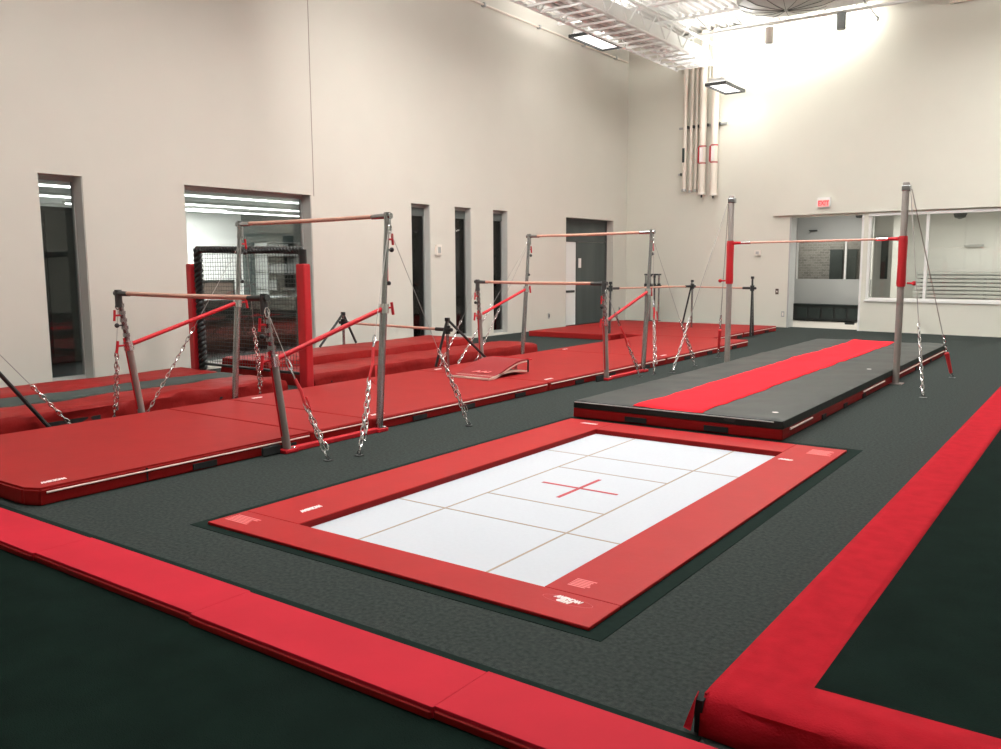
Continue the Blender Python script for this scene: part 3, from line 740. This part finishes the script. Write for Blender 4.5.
MX0, MX1, MZ = -8.0, -5.795, .122
segs = [(2.685, 5.14, 'nearest the camera'), (5.15, 5.90, 'between the uprights of the front bars'), (5.91, 9.08, 'behind the front bars, carrying the springboard'),
        (9.09, 12.55, 'between the legs of the rear bars'), (12.56, 16.3, 'far end of the long row')]
for i, (a, c, lab) in enumerate(segs):
    t = thing('landing_mat', 'flat red landing mat '+lab, 'mat', ((MX0+MX1)/2, (a+c)/2, 0), 'red landing mats under the bars')
    b = N()
    if i == 0:
        poly_prism(b, [(MX0, a-.02), (MX1-.12, a), (MX1, a+.06), (MX1, c), (MX0, c)], 0, MZ)
        bmesh.ops.bevel(b, geom=[e for e in b.edges], offset=.016, segments=2, affect='EDGES')
    else: bx(b, MX0, MX1-(.0 if i != 1 else .02), a, c, 0, MZ, .016, 2)
    body = part('cushion', b, 'vinyl', t)
    e = MX1-(.0 if i != 1 else .02)
    b = N(); bx(b, e-.002, e+.003, a+.06 if i == 0 else a+.02, c-.02, .012, MZ-.018); part('side_panel', b, 'vinylshade', t)
    piping(t, [(e+.006, a+(.10 if i == 0 else .06), .088), (e+.006, c-.03, .088)])
    L = c-a
    if i == 1: hs = []
    else: hs = [a+L*.545, a+L*.88] if i == 0 else [a+L*.22, a+L*.48, a+L*.8]
    for y in hs: grip(t, e+.003, y-.11, .012, .062, .22)
    if i in (0, 2, 3, 4):
        text_mesh('logo', 'AMERICAN', .060, 'white', t, (e-.14, a+.22, MZ+.001), rotz(PI/2), .25, .005, .58)
    if i in (2, 3, 4):
        text_mesh('logo', 'GYM', .06, 'white', t, (MX0+.18, a+.25, MZ+.001), rotz(-PI/2), .25, .008)
    if i == 0:
        b = N(); bx(b, e-.001, e+.0045, 3.52, 3.535, .012, MZ-.012); part('fold_seam', b, 'velcro', t)

# thick soft mats behind
def soft(name, label, x0, x1, y0, y1, z0, z1, m, seed, amp=.02, group='thick red mats along the left wall', side=None):
    b = N(); softbox(b, x0, x1, y0, y1, z0, z1, amp, .08, .03, seed, 2.0, side)
    t = thing(name, label, 'mat', ((x0+x1)/2, (y0+y1)/2, 0), group)
    part('cushion', b, m, t, True)
    return t
t = soft('crash_mat', 'thick sagging red crash mat at the left edge behind the nearest landing mat', -9.17, -8.50, 2.65, 7.14, .002, .205, 'vinylsoft', 1, .028, side=.035)
grip(t, -8.52, 6.05, .02, .07, .30); grip(t, -8.52, 3.8, .02, .07, .9)
t = soft('crash_mat', 'long low red crash mat running behind the springboard', -9.36, -8.50, 7.62, 12.95, .002, .205, 'vinylsoft', 2, .014, side=.02)
grip(t, -8.52, 7.7, .02, .07, .25)
soft('foam_strip', 'dark grey green foam strip lying between two red mats', -9.76, -9.22, 2.65, 7.1, .002, .200, 'greymat', 3, .010, None, 0)
soft('crash_mat', 'narrow red mat against the left wall behind the dark foam strip', -10.62, -9.78, 2.65, 7.1, .002, .205, 'vinylsoft', 4, .012)
t = soft('crash_mat', 'taller red mat beside the wall right of the netted frame', -10.45, -9.38, 7.62, 12.2, .002, .305, 'vinylsoft', 5, .014, side=.02)
# back mats near the corner
k = 0
labs = ['front left', 'back left', 'front right', 'back right']
for (x0, x1) in ((-10.7, -8.63), (-8.62, -6.55)):
    for (y0, y1) in ((15.95, 18.1), (18.11, 20.3)):
        t = thing('landing_mat', 'flat red landing mat near the room corner, %s of the block of four' % labs[k], 'mat', ((x0+x1)/2, (y0+y1)/2, 0), 'red mats in the room corner')
        if k == 2: y0 = 16.35
        b = N(); bx(b, x0, x1, y0, y1, 0, .12, .015, 2); part('cushion', b, 'vinyl', t)
        b = N(); bx(b, x1-.002, x1+.004, y0+.02, y1-.02, .012, .10); part('side_panel', b, 'vinylshade', t)
        if k >= 2:
            piping(t, [(x1+.006, y0+.05, .088), (x1+.006, y1-.05, .088)])
            for y in (y0+.5, y0+1.5): grip(t, x1+.004, y-.12, .012, .06, .25)
        k += 1

# ---- tumbling landing mat (black over red)
t = thing('landing_mat', 'long red base mat under the black topped mat behind the trampoline', 'mat', (-3.45, 12, 0))
SX0, SX1, SY0, SY1 = -4.565, -2.375, 7.645, 16.6
b = N(); bx(b, SX0, SX1, SY0, SY1, 0.05, .108, .01, 2)
bx(b, SX0, SX1, SY0, SY1, .0105, .06, .006, 1)
part('cushion', b, 'vinylshade', t)
for x in (-3.86, -3.02): grip(t, SY0, x-.10, .022, .075, .24, 'x')
for y in (8.9, 9.75, 10.6, 13.8, 15.0): grip(t, SX1, y, .015, .062, .14)
for a, c in ((7.85, 8.55), (10.65, 11.75), (12.4, 16.3)): piping(t, [(SX1+.006, a, .085), (SX1+.006, c, .085)], .009)
t = thing('tumbling_mat', 'black vinyl mat with a bright red centre stripe on top of red base', 'mat', (-3.45, 12, .115))
b = N(); softbox(b, SX0, SX1, SY0, SY1, .1085, .200, .014, .09, .03, 9, 2.2, .012); part('cushion', b, 'blackvinyl', t, True)
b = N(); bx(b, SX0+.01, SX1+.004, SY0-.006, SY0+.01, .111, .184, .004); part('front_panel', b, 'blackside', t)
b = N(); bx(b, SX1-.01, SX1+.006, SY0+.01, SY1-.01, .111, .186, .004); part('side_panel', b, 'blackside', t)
b = N(); tube(b, [(SX0+.02, SY0-.010, .172), (SX1-.08, SY0-.010, .172)], .006, 6); part('piping', b, 'greywall', t, True)
# red strip hugging the top
b = N(); nx, ny = 10, 80; g = []
for j in range(ny+1):
    y = SY0+.004+(SY1-SY0-.01)*j/ny; row = []
    for i in range(nx+1):
        x = -3.875+(-3.15+3.875)*i/nx
        nn = noise.noise(V((x*2.2, y*2.2, 9*3.1))); n2 = noise.noise(V((x*2.2*2.7, y*2.2*2.7, .200*8+9)))
        z = .200+.014*(nn*1.2+n2*.6)-.0084+.007
        if j in (0, ny): z -= .010
        row.append(b.verts.new((x, y, z)))
    g.append(row)
for j in range(ny):
    for i in range(nx): b.faces.new((g[j][i], g[j][i+1], g[j+1][i+1], g[j+1][i]))
o = part('red_strip', b, 'brightred', t, True); sm = o.modifiers.new('thick', 'SOLIDIFY'); sm.thickness = .006; sm.offset = -1
b = N(); lathe(b, [(.03, 0), (.03, .002)], 12, (-2.56, 8.0, .199)); lathe(b, [(.03, 0), (.03, .002)], 12, (-2.62, 12.0, .199)); part('logo', b, 'white', t)
# floor plates of high bar
for (x, y, lab) in ((-4.55, 12.9, 'small white floor plate beside the left high bar post'), (-5.0, 17.4, 'small white floor plate between the red mats and the striped mat')):
    b = N(); lathe(b, [(.07, 0), (.07, .006), (.05, .010)], 16, (x, y, 0)); tag(obj('floor_plate', b, 'chalk', origin=(x, y, 0)), lab, 'plate')

# ------------------------------------------------------------------ springboard
t = thing('springboard', 'red topped vaulting springboard standing on the red landing mats', 'springboard', (-6.8, 9.5, MZ))
def sb(u):   # u 0..1 front to back
    return 0.03+.165*math.sin(min(1, u*1.12)*PI*.5)**1.9
b = N(); n = 16; ya, yc = 8.76, 9.66; xa, xc = -7.12, -6.50
z0 = MZ
rows = []
for i in range(n+1):
    u = i/n; y = ya+(yc-ya)*u; z = z0+sb(u)
    rows.append([b.verts.new((x, y, zz)) for x, zz in ((xa, z), (xc, z), (xc, z-.022), (xa, z-.022))])
for r0, r1 in zip(rows, rows[1:]):
    for k in range(4): b.faces.new((r0[k], r0[(k+1) % 4], r1[(k+1) % 4], r1[k]))
b.faces.new(rows[0]); b.faces.new(rows[-1][::-1]); part('deck', b, 'boardred', t)
b = N(); rows = []
for i in range(n+1):
    u = i/n; y = ya+(yc-ya)*u; z = z0+sb(u)-.023
    rows.append([b.verts.new((x, y, zz)) for x, zz in ((xc-.02, z), (xc+.003, z), (xc+.003, z-.018), (xc-.02, z-.018))])
for r0, r1 in zip(rows, rows[1:]):
    for k in range(4): b.faces.new((r0[k], r0[(k+1) % 4], r1[(k+1) % 4], r1[k]))
b.faces.new(rows[0]); b.faces.new(rows[-1][::-1]); part('deck_edge', b, 'birch', t)
b = N(); rows = []
for i in range(n+1):
    u = i/n; y = ya+(yc-ya)*u; z = z0+.022+.05*math.sin(u*PI*.9)
    rows.append([b.verts.new((x, y, zz)) for x, zz in ((xa, z), (xc+.003, z), (xc+.003, z-.020), (xa, z-.020))])
for r0, r1 in zip(rows, rows[1:]):
    for k in range(4): b.faces.new((r0[k], r0[(k+1) % 4], r1[(k+1) % 4], r1[k]))
b.faces.new(rows[0]); b.faces.new(rows[-1][::-1]); part('base', b, 'birch', t)
b = N(); bx(b, xa, xc, ya-.012, ya+.004, z0+.002, z0+.028, .003); part('front_edge', b, 'birch', t)
for y in (9.26, 9.40, 9.54):
    for x in (-6.95, -6.62):
        b = N(); pts = []
        h0 = z0+.06; h1 = z0+sb((y-ya)/(yc-ya))-.024
        for k in range(41):
            a = k/40*2*PI*4; pts.append((x+.028*math.cos(a), y+.028*math.sin(a), h0+(h1-h0)*k/40))
        tube(b, pts, .005, 5); part('spring', b, 'darksteel', t)
b = N(); tube(b, [(xc+.01, yc, z0+.02), (xc+.01, yc, z0+.185)], .012, 8); part('end_post', b, 'black', t); b = N(); tube(b, [(xa-.01, yc, z0+.02), (xa-.01, yc, z0+.185)], .012, 8); part('end_post', b, 'black', t)
b = N(); pts = [(xc+.01, yc, z0+.205)]+[(xc+.01-.0*k, yc+.05+.09*math.sin(k/8*PI), z0+.205) for k in range(0, 1)]
tube(b, [(xc+.01, yc, z0+.182), (xc+.01, yc+.08, z0+.182), (xc-.05, yc+.11, z0+.182), (xa+.05, yc+.11, z0+.182), (xa-.01, yc+.08, z0+.182), (xa-.01, yc, z0+.182)], .010, 8); part('handle', b, 'redpaint', t, True)
text_mesh('logo', 'AAI', .10, 'fadedprint', t, (-6.78, 8.98, z0+.052+.02), Matrix.Rotation(.16, 3, 'X'), .2, .004, 1.6)

# ------------------------------------------------------------------ uneven bars
def uneven(name, label, XN, XF, yl, yh, DY, lean_l=-.19, lean_h=.18):
    """XN/XF near and far planes, yl/yh floor positions of low and high uprights"""
    t = thing(name, label, 'gymnastics bars', (XN, yl, 0))
    zl, zh = 1.335, 2.065
    def P(x, yb_, lean, z, H): return V((x, yb_+lean*z/H, z))
    for (x, side) in ((XN, 1), (XF, -1)):
        dy = DY if side < 0 else 0
        for (y, lean, zt_, kind) in ((yl, lean_l, zl, 'low'), (yh, lean_h, zh, 'high')):
            y += dy
            b = N(); zs = .80 if kind == 'low' else 1.18
            tube(b, [P(x, y, lean, .02, zt_), P(x, y, lean, zs, zt_)], .036, 14); part('upright', b, 'steel' if kind == 'low' else 'chrome', t, True)
            up = t.children[-1]
            b = N(); tube(b, [P(x, y, lean, zs-.01, zt_), P(x, y, lean, zt_-.05, zt_)], .026, 14); part('inner_tube', b, 'chrome', t, True)
            b = N(); tube(b, [P(x, y, lean, zs-.04, zt_), P(x, y, lean, zs+.05, zt_)], .048, 14); part('collar', b, 'brightchrome', t, True)
            # red adjuster handle at the collar
            p = P(x, y, lean, zs+.01, zt_); s = 1 if kind == 'high' else -1
            b = N(); tube(b, [p, p+V((0, s*.11, .0))], .010, 8); tube(b, [p+V((0, s*.11, .05)), p+V((0, s*.13, -.07))], .014, 8); part('adjuster_handle', b, 'redpaint', t, True)
            # upper screw adjuster
            q = P(x, y, lean, zt_-.22, zt_)
            b = N(); tube(b, [q, q+V((0, s*.08, 0))], .010, 8); tube(b, [q+V((0, s*.08, .055)), q+V((0, s*.09, -.055))], .012, 8); part('tension_handle', b, 'redpaint', t, True)
            q = P(x, y, lean, zt_-.32, zt_)
            b = N(); tube(b, [q, q+V((0, s*.06, 0))], .008, 8); bmesh.ops.create_uvsphere(b, u_segments=10, v_segments=8, radius=.024, matrix=Matrix.Translation(q+V((0, s*.08, 0)))); part('knob', b, 'black', t, True)
            if kind == 'high':
                q = P(x, y, lean, zt_-.60, zt_)
                b = N(); tube(b, [q+V((0, .035, -.02)), q+V((0, .035, .17))], .010, 6); part('lock_bar', b, 'redpaint' if side == 1 else 'darksteel', t, True)
                b = N(); bmesh.ops.create_uvsphere(b, u_segments=10, v_segments=8, radius=.022, matrix=Matrix.Translation(q+V((0, .055, -.04)))); part('knob', b, 'black', t, True)
            else:
                for k in range(5):
                    b = N(); q = P(x, y, lean, zt_-.12-k*.075, zt_); tube(b, [q+V((0, 0, -.018)), q+V((0, 0, .018))], .034, 10)
                    part('clamp_ring', b, 'chrome', t, True)
                b = N(); a_ = P(x, y, lean, zt_-.45, zt_); c_ = P(x, y, lean, .15, zt_)
                tube(b, [a_+V((0, -.036, 0)), c_+V((0, -.036, 0))], .010, 6); part('back_strip', b, 'redpaint', t)
            # head fitting
            top = P(x, y, lean, zt_, zt_)
            b = N(); s2 = -side
            tube(b, [top+V((side*.05, 0, 0)), top+V((s2*.20, 0, -.005))], .028, 10, r2=.024)
            tube(b, [top+V((0, 0, -.14)), top+V((0, 0, .035))], .034, 10)
            part('head_fitting', b, 'darksteel' if kind == 'low' else 'chrome', t, True)
            b = N(); torus(b, top+V((side*.03, 0, -.12)), V((0, 1, 0)), V((0, 0, 1)), .022, .042, .006, 12, 6); part('shackle', b, 'brightchrome', t, True)
    for (y, lean, z) in ((yl, lean_l, zl), (yh, lean_h, zh)):
        b = N(); yy = y+lean; nseg = 12; pts = []
        for k in range(nseg+1):
            u = k/nseg; pts.append((XN-.18+(XF-XN+.36)*u, yy+DY*(.075+.85*u), z-.006*math.sin(PI*u)))
        tube(b, pts, .021, 12); part('rail', b, 'wood', t, True)
    # diagonal red braces
    for x in (XN, XF):
        dy = DY if x == XF else 0
        a_ = P(x, yl+dy, lean_l, .81, zl); c_ = P(x, yh+dy, lean_h, 1.19, zh)
        b = N(); tube(b, [a_+(c_-a_)*.03, c_], .022, 10); part('brace', b, 'redpaint', t, True)
    # base rails
    for x in (XN, XF):
        dy = DY if x == XF else 0
        b = N(); bx(b, x-.03, x+.04, yl+.03+dy, yh-.03+dy, .003, .042, .006); part('base_rail', b, 'redpaint', t)
        for y in (yl, yh):
            b = N(); bx(b, x-.04, x+.06, y-.07+dy, y+.07+dy, .003, .035, .005); part('base_foot', b, 'redpaint', t)
            b = N(); lathe(b, [(.018, 0), (.018, .012), (.010, .016)], 10, (x+.035, y+.04+dy, .035)); part('bolt', b, 'brightchrome', t)
    b = N(); bx(b, XN-.03, XN+.0, yl-.26, yl-.075, .005, .085, .01); part('foot_block', b, 'velcro', t)
    return t, P, (lean_l, lean_h, zl, zh)

def guy(t, top, anchor, cable_to=.45, strap=(0, 0), dbl=True, hook=True):
    top = V(top); a = V(anchor); d = a-top
    L = lambda u: top+d*u
    b = N(); tube(b, [top, L(cable_to)], .0032, 6); part('cable', b, 'cable', t)
    s0 = cable_to
    if strap[1] > 0:
        b = N(); n_ = V((.03, .03, 0))
        tube(b, [L(strap[0]), L((strap[0]+strap[1])/2)+n_*.3, L(strap[1])], .016, 6, r2=.012)
        tube(b, [L(strap[1]), L(strap[1])+V((.05, .03, -.06)), L(strap[1]-.06)+V((.04, .02, -.02))], .010, 6)
        part('ratchet_strap', b, 'redstrap', t)
        b = N(); chain_bm(b, L(s0), L(strap[0]), .028, .06, .007); part('turnbuckle', b, 'chrome', t)
        s0 = strap[1]
    b = N(); chain_bm(b, L(s0), L(.985), .030, .055, .0055)
    if dbl:
        o1 = V((.025, .02, 0)); chain_bm(b, L(s0+.02)+o1*.3, L(s0+(1-s0)*.8)+o1, .030, .055, .0055, .006)
    part('chain', b, 'brightchrome', t)
    b = N(); bmesh.ops.create_uvsphere(b, u_segments=10, v_segments=6, radius=.001, matrix=Matrix.Translation(a))
    bx(b, a.x-.03, a.x+.03, a.y-.03, a.y+.03, .002, .010, .003); torus(b, a+V((0, 0, .028)), V((1, 0, 0)), V((0, 0, 1)), .018, .02, .005, 10, 5)
    part('floor_anchor', b, 'darksteel', t)

XN, XF = -5.73, -8.09
t, P, (ll, lh, zl_, zh_) = uneven('uneven_bars', 'nearer set of steel uneven bars with red braces over the long red mats', XN, XF, 4.81, 5.94, .11)
guy(t, (XN+.03, 4.62, 1.24), (-5.20, 4.78, .0), .34, (.46, .62))
guy(t, (XN+.03, 6.10, 1.93), (-5.12, 5.06, .0), .50, (.55, .68))
guy(t, (XN+.03, 6.12, 1.93), (-5.18, 6.65, .0), .60)
guy(t, (XF-.03, 4.74, 1.24), (-8.30, 4.72, .0), .40)
guy(t, (XF-.03, 6.30, 1.93), (-8.30, 5.06, .0), .52, dbl=False)
guy(t, (XF-.03, 6.32, 1.93), (-8.32, 6.60, .0), .55)
XN2, XF2 = -5.69, -8.09
t, P, _ = uneven('uneven_bars', 'further set of steel uneven bars with red braces behind the springboard', XN2, XF2, 10.42, 11.54, .32, -.10, .22)
guy(t, (XN2+.03, 10.33, 1.24), (-5.454, 10.974, .0), .25, (.40, .6))
guy(t, (XN2+.03, 11.75, 1.93), (-5.386, 11.286, .0), .45, (.5, .58))
guy(t, (XN2+.03, 11.78, 1.93), (-5.334, 12.644, .0), .62)
guy(t, (XF2-.03, 10.65, 1.24), (-8.30, 9.9, .0), .40, dbl=False)
guy(t, (XF2-.03, 12.07, 1.93), (-8.32, 10.35, .0), .5, dbl=False)
guy(t, (XF2-.03, 12.10, 1.93), (-8.44, 11.0, .0), .55, dbl=False)

# ------------------------------------------------------------------ high bar
t = thing('high_bar', 'high bar between two tall square steel posts with red sleeves', 'gymnastics bars', (-3.6, 12.5, 0))
PL = (-4.905, 12.88); PR = (-2.325, 12.2)
dv = V((PR[0]-PL[0], PR[1]-PL[1], 0)).normalized()
for (px, py), s in ((PL, 1), (PR, -1)):
    b = N(); lathe(b, [(.043, 0), (.043, 2.59), (.036, 2.61)], 20, (px, py, .012)); part('post', b, 'steel', t, True)
    b = N(); bx(b, px-.09, px+.09, py-.09, py+.09, .002, .014, .003); part('base_plate', b, 'steel', t)
    b = N(); lathe(b, [(.052, 0), (.057, .04), (.053, .3), (.057, .6), (.050, .655)], 20, (px, py, 1.285)); part('sleeve', b, 'padsleeve', t, True)
    q = V((px, py, 1.33))-dv*s*.08
    b = N(); tube(b, [q, q-dv*s*.07], .014, 8); bmesh.ops.create_uvsphere(b, u_segments=10, v_segments=8, radius=.030, matrix=Matrix.Translation(q-dv*s*.09)); part('knob', b, 'redpaint', t, True)
    q = V((px, py, 1.905))+dv*s*.06
    b = N(); tube(b, [q, q+dv*s*.16], .026, 10, r2=.02); part('bar_socket', b, 'redpaint', t, True)
    b = N(); tube(b, [q+dv*s*.14, q+dv*s*.30], .021, 10); part('bar_end', b, 'brightchrome', t, True)
    b = N(); bx(b, px-.046, px+.060, py-.046, py+.046, 2.51, 2.585, .01); part('head_bracket', b, 'chrome', t)
b = N(); a_ = V((*PL, 1.905))+dv*.2; c_ = V((*PR, 1.905))-dv*.2; tube(b, [a_+(c_-a_)*k/10 for k in range(11)], .015, 10); part('rail', b, 'wood', t, True)
b = N(); m_ = a_+(c_-a_)*.5
def guy2(top, an, ct, w=.034, strap=None):
    top = V(top); a = V(an); d = a-top
    b = N(); tube(b, [top, top+d*ct], .006, 6); part('cable', b, 'cable', t)
    b = N(); chain_bm(b, top+d*ct, top+d*.985, w, .06, .007); part('chain', b, 'brightchrome', t)
    if strap:
        b = N(); tube(b, [top+d*strap[0], top+d*strap[1]], .03, 8, r2=.022); part('ratchet_strap', b, 'redstrap', t)
    b = N(); bx(b, a.x-.04, a.x+.04, a.y-.04, a.y+.04, .002, .010, .003); torus(b, a+V((0, 0, .03)), V((1, 0, 0)), V((0, 0, 1)), .02, .022, .006, 10, 5); part('floor_anchor', b, 'darksteel', t)
guy2((PL[0]-.05, PL[1]-.03, 2.50), (-5.267, 11.64, .0), .68)
guy2((PL[0]-.06, PL[1]+.03, 2.50), (-5.469, 13.939, .0), .70, strap=(.80, .93))
guy2((PR[0]+.06, PR[1]-.03, 2.54), (-1.804, 11.095, .0), .66)
guy2((PR[0]+.06, PR[1]+.05, 2.54), (-1.805, 13.26, .0), .76, strap=(.86, .97))
for u, r in ((.02, 0),):
    pass

# ------------------------------------------------------------------ training bars
def training_bar(label, A, B, zA, zB, feetA, feetB, zr, loc, rail_r=.02, topz=.16):
    t = thing('training_bar', label, 'gymnastics bars', (A[0], A[1], zA))
    A = V((A[0], A[1], zA)); B = V((B[0], B[1], zB)); d = (V((B.x, B.y, 0))-V((A.x, A.y, 0))).normalized()
    for p, feet, s in ((A, feetA, 1), (B, feetB, -1)):
        zt_ = zr+topz
        b = N(); tube(b, [p+V((0, 0, .003)), V((p.x, p.y, zt_))], .022, 10); part('upright', b, 'chrome', t, True)
        apex = V((p.x, p.y, zt_-.01))
        for f in feet:
            b = N(); tube(b, [apex, V(f)+V((0, 0, .018))], .020, 8); part('leg', b, 'black', t, True)
        b = N(); bx(b, p.x-.03, p.x+.03, p.y-.03, p.y+.03, zt_-.04, zt_+.015, .008); part('top_cap', b, 'black', t)
        b = N(); tube(b, [V((p.x, p.y, zr-.06)), V((p.x, p.y, zr+.06))], .045, 12)
        q = V((p.x, p.y, zr)); tube(b, [q-d*s*.09, q+d*s*.24], .028, 10)
        part('clamp', b, 'black', t, True)
    b = N(); a_ = V((A.x, A.y, zr))+d*.15; c_ = V((B.x, B.y, zr))-d*.15
    tube(b, [a_+(c_-a_)*k/8 for k in range(9)], rail_r, 10); part('rail', b, 'wood', t, True)
    return t
training_bar('low training bar with black splayed legs behind the front uneven bars', (-7.87, 9.62), (-10.3, 9.90), MZ, .30,
             [(-7.60, 10.30, MZ), (-7.93, 9.42, MZ)], [(-10.25, 9.33, .30), (-10.25, 10.13, .30)], .665, None)
training_bar('training bar mostly outside the left edge, only its black leg showing', (-8.46, 3.02), (-10.6, 3.02), .205, .205,
             [(-8.40, 4.13, .0), (-8.8, 2.2, .205)], [(-10.5, 3.9, .205), (-10.5, 2.0, .205)], 1.42, None)
# cable and chain at the left edge
tl = bpy.data.objects.get('training_bar.001')
b = N(); S = V((-8.42, 3.10, 1.55)); E_ = V((-8.36, 4.34, .002)); d_ = E_-S
tube(b, [S, S+d_*.70], .0045, 6); part('cable', b, 'cable', tl)
b = N(); chain_bm(b, S+d_*.70, S+d_*.99, .034, .055, .006); part('chain', b, 'brightchrome', tl)
# two bars on the corner mats
training_bar('training bar at the corner mats, with its black post left of the steel uprights', (-8.80, 16.25), (-8.0, 18.7), .12, .12,
             [(-8.72, 16.05, .12)], [(-8.2, 18.6, .12)], 1.08, None, topz=.13)
training_bar('training bar at the right edge of the corner mats, black single post', (-6.47, 18.35), (-9.2, 19.2), .0, .12,
             [(-6.43, 18.2, .0), (-6.47, 18.5, .0)], [(-9.15, 19.1, .12), (-9.3, 19.45, .12)], 1.06, None, topz=.24)
for (x, y, z, lab) in ((-9.75, 20.1, 1.06, 'white chalk grip on the rail near the corner'),):
    pass
t = thing('upright_rack', 'four chrome uprights joined by black clamps at the corner mats', 'rack', (-9.9, 20.5, .12))
for k in range(4):
    x = -9.99+k*.10; y = 20.35+k*.05
    b = N(); tube(b, [(x, y, .122), (x, y, 1.32)], .025, 10); part('upright', b, 'chrome', t, True)
    b = N(); tube(b, [(x, y, .98), (x, y, 1.09)], .045, 10); part('clamp', b, 'black', t, True)
b = N(); bx(b, -10.03, -9.65, 20.33, 20.56, 1.30, 1.34, .008); part('top_bar', b, 'black', t)
b = N(); bx(b, -10.03, -9.65, 20.33, 20.56, .123, .14, .004); part('foot', b, 'black', t)

# ------------------------------------------------------------------ netted padded frame
t = thing('net_frame', 'black padded net frame with red pillar pads beside the wide window', 'net frame', (-9.6, 7.38, 0))
NX0, NX1, NY, NZ = -10.60, -8.37, 7.38, 1.86
def rope(b, p0, p1, r=.05, tw=.028, turns=14):
    p0 = V(p0); p1 = V(p1); d = p1-p0; L = d.length; d.normalize()
    a = V((0, 1, 0)); u = a; v = d.cross(a).normalized()
    for ph in (0, PI):
        pts = [p0+d*L*k/(turns*8)+(u*math.cos(ph+2*PI*k/8)+v*math.sin(ph+2*PI*k/8))*tw for k in range(turns*8+1)]
        tube(b, pts, r*.75, 6)
b = N(); rope(b, (NX0+.02, NY, NZ-.03), (NX1, NY, NZ-.07), .038, .024, 18); part('top_cover', b, 'black', t, True)
b = N(); tube(b, [(NX1-.0, NY, NZ-.06), (NX1-.0, NY, 1.60)], .05, 12); part('corner_cover', b, 'black', t, True)
b = N(); rope(b, (NX0+.06, NY, .12), (NX0+.06, NY, NZ-.03), turns=12); part('side_cover', b, 'black', t, True)
b = N(); bx(b, NX1-.075, NX1+.075, NY-.06, NY+.06, .002, 1.62, .02, 3); part('pillar_pad', b, 'padsleeve', t)
b = N(); bx(b, NX0-.13, NX0-.01, NY-.08, NY+.10, .002, 1.63, .02, 3); part('pillar_pad', b, 'padsleeve', t)
b = N(); zlo, zhi = .22, NZ-.06; x = NX0+.12
while x < NX1-.06:
    tube(b, [(x, NY, zlo), (x, NY, zhi)], .0032, 3, False); x += .055
z = zlo
while z < zhi:
    tube(b, [(NX0+.1, NY, z), (NX1-.06, NY, z)], .0032, 3, False); z += .055
part('net', b, 'black', t)
b = N(); tube(b, [(NX0+.05, NY, .22), (NX1-.02, NY, .22)], .02, 8); part('bottom_rail', b, 'black', t)

# ------------------------------------------------------------------ world, camera, view
w = bpy.data.worlds.new('night'); bpy.context.scene.world = w; w.use_nodes = True
w.node_tree.nodes['Background'].inputs[0].default_value = (.01, .012, .016, 1); w.node_tree.nodes['Background'].inputs[1].default_value = 1

yaw, pitch, roll = math.radians(35.75356892), math.radians(7.32176141), math.radians(-.29528154)
fwd = V((-math.sin(yaw)*math.cos(pitch), math.cos(yaw)*math.cos(pitch), -math.sin(pitch)))
rt = V((math.cos(yaw), math.sin(yaw), 0)); up = rt.cross(fwd)
c_, s_ = math.cos(roll), math.sin(roll)
r2 = rt*c_+up*s_; u2 = -rt*s_+up*c_
cam = bpy.data.cameras.new('camera'); co = bpy.data.objects.new('camera', cam); C.objects.link(co)
co.matrix_world = Matrix(((r2.x, u2.x, -fwd.x, 0), (r2.y, u2.y, -fwd.y, 0), (r2.z, u2.z, -fwd.z, 1.6), (0, 0, 0, 1)))
cam.sensor_fit = 'HORIZONTAL'; cam.sensor_width = 36; cam.lens = 856.773*36/1001
cam.clip_start = .05; cam.clip_end = 200
bpy.context.scene.camera = co
vs = bpy.context.scene.view_settings
vs.view_transform = 'Standard'; vs.look = 'None'; vs.gamma = 1; vs.use_curve_mapping = False
vs.exposure = 0.0
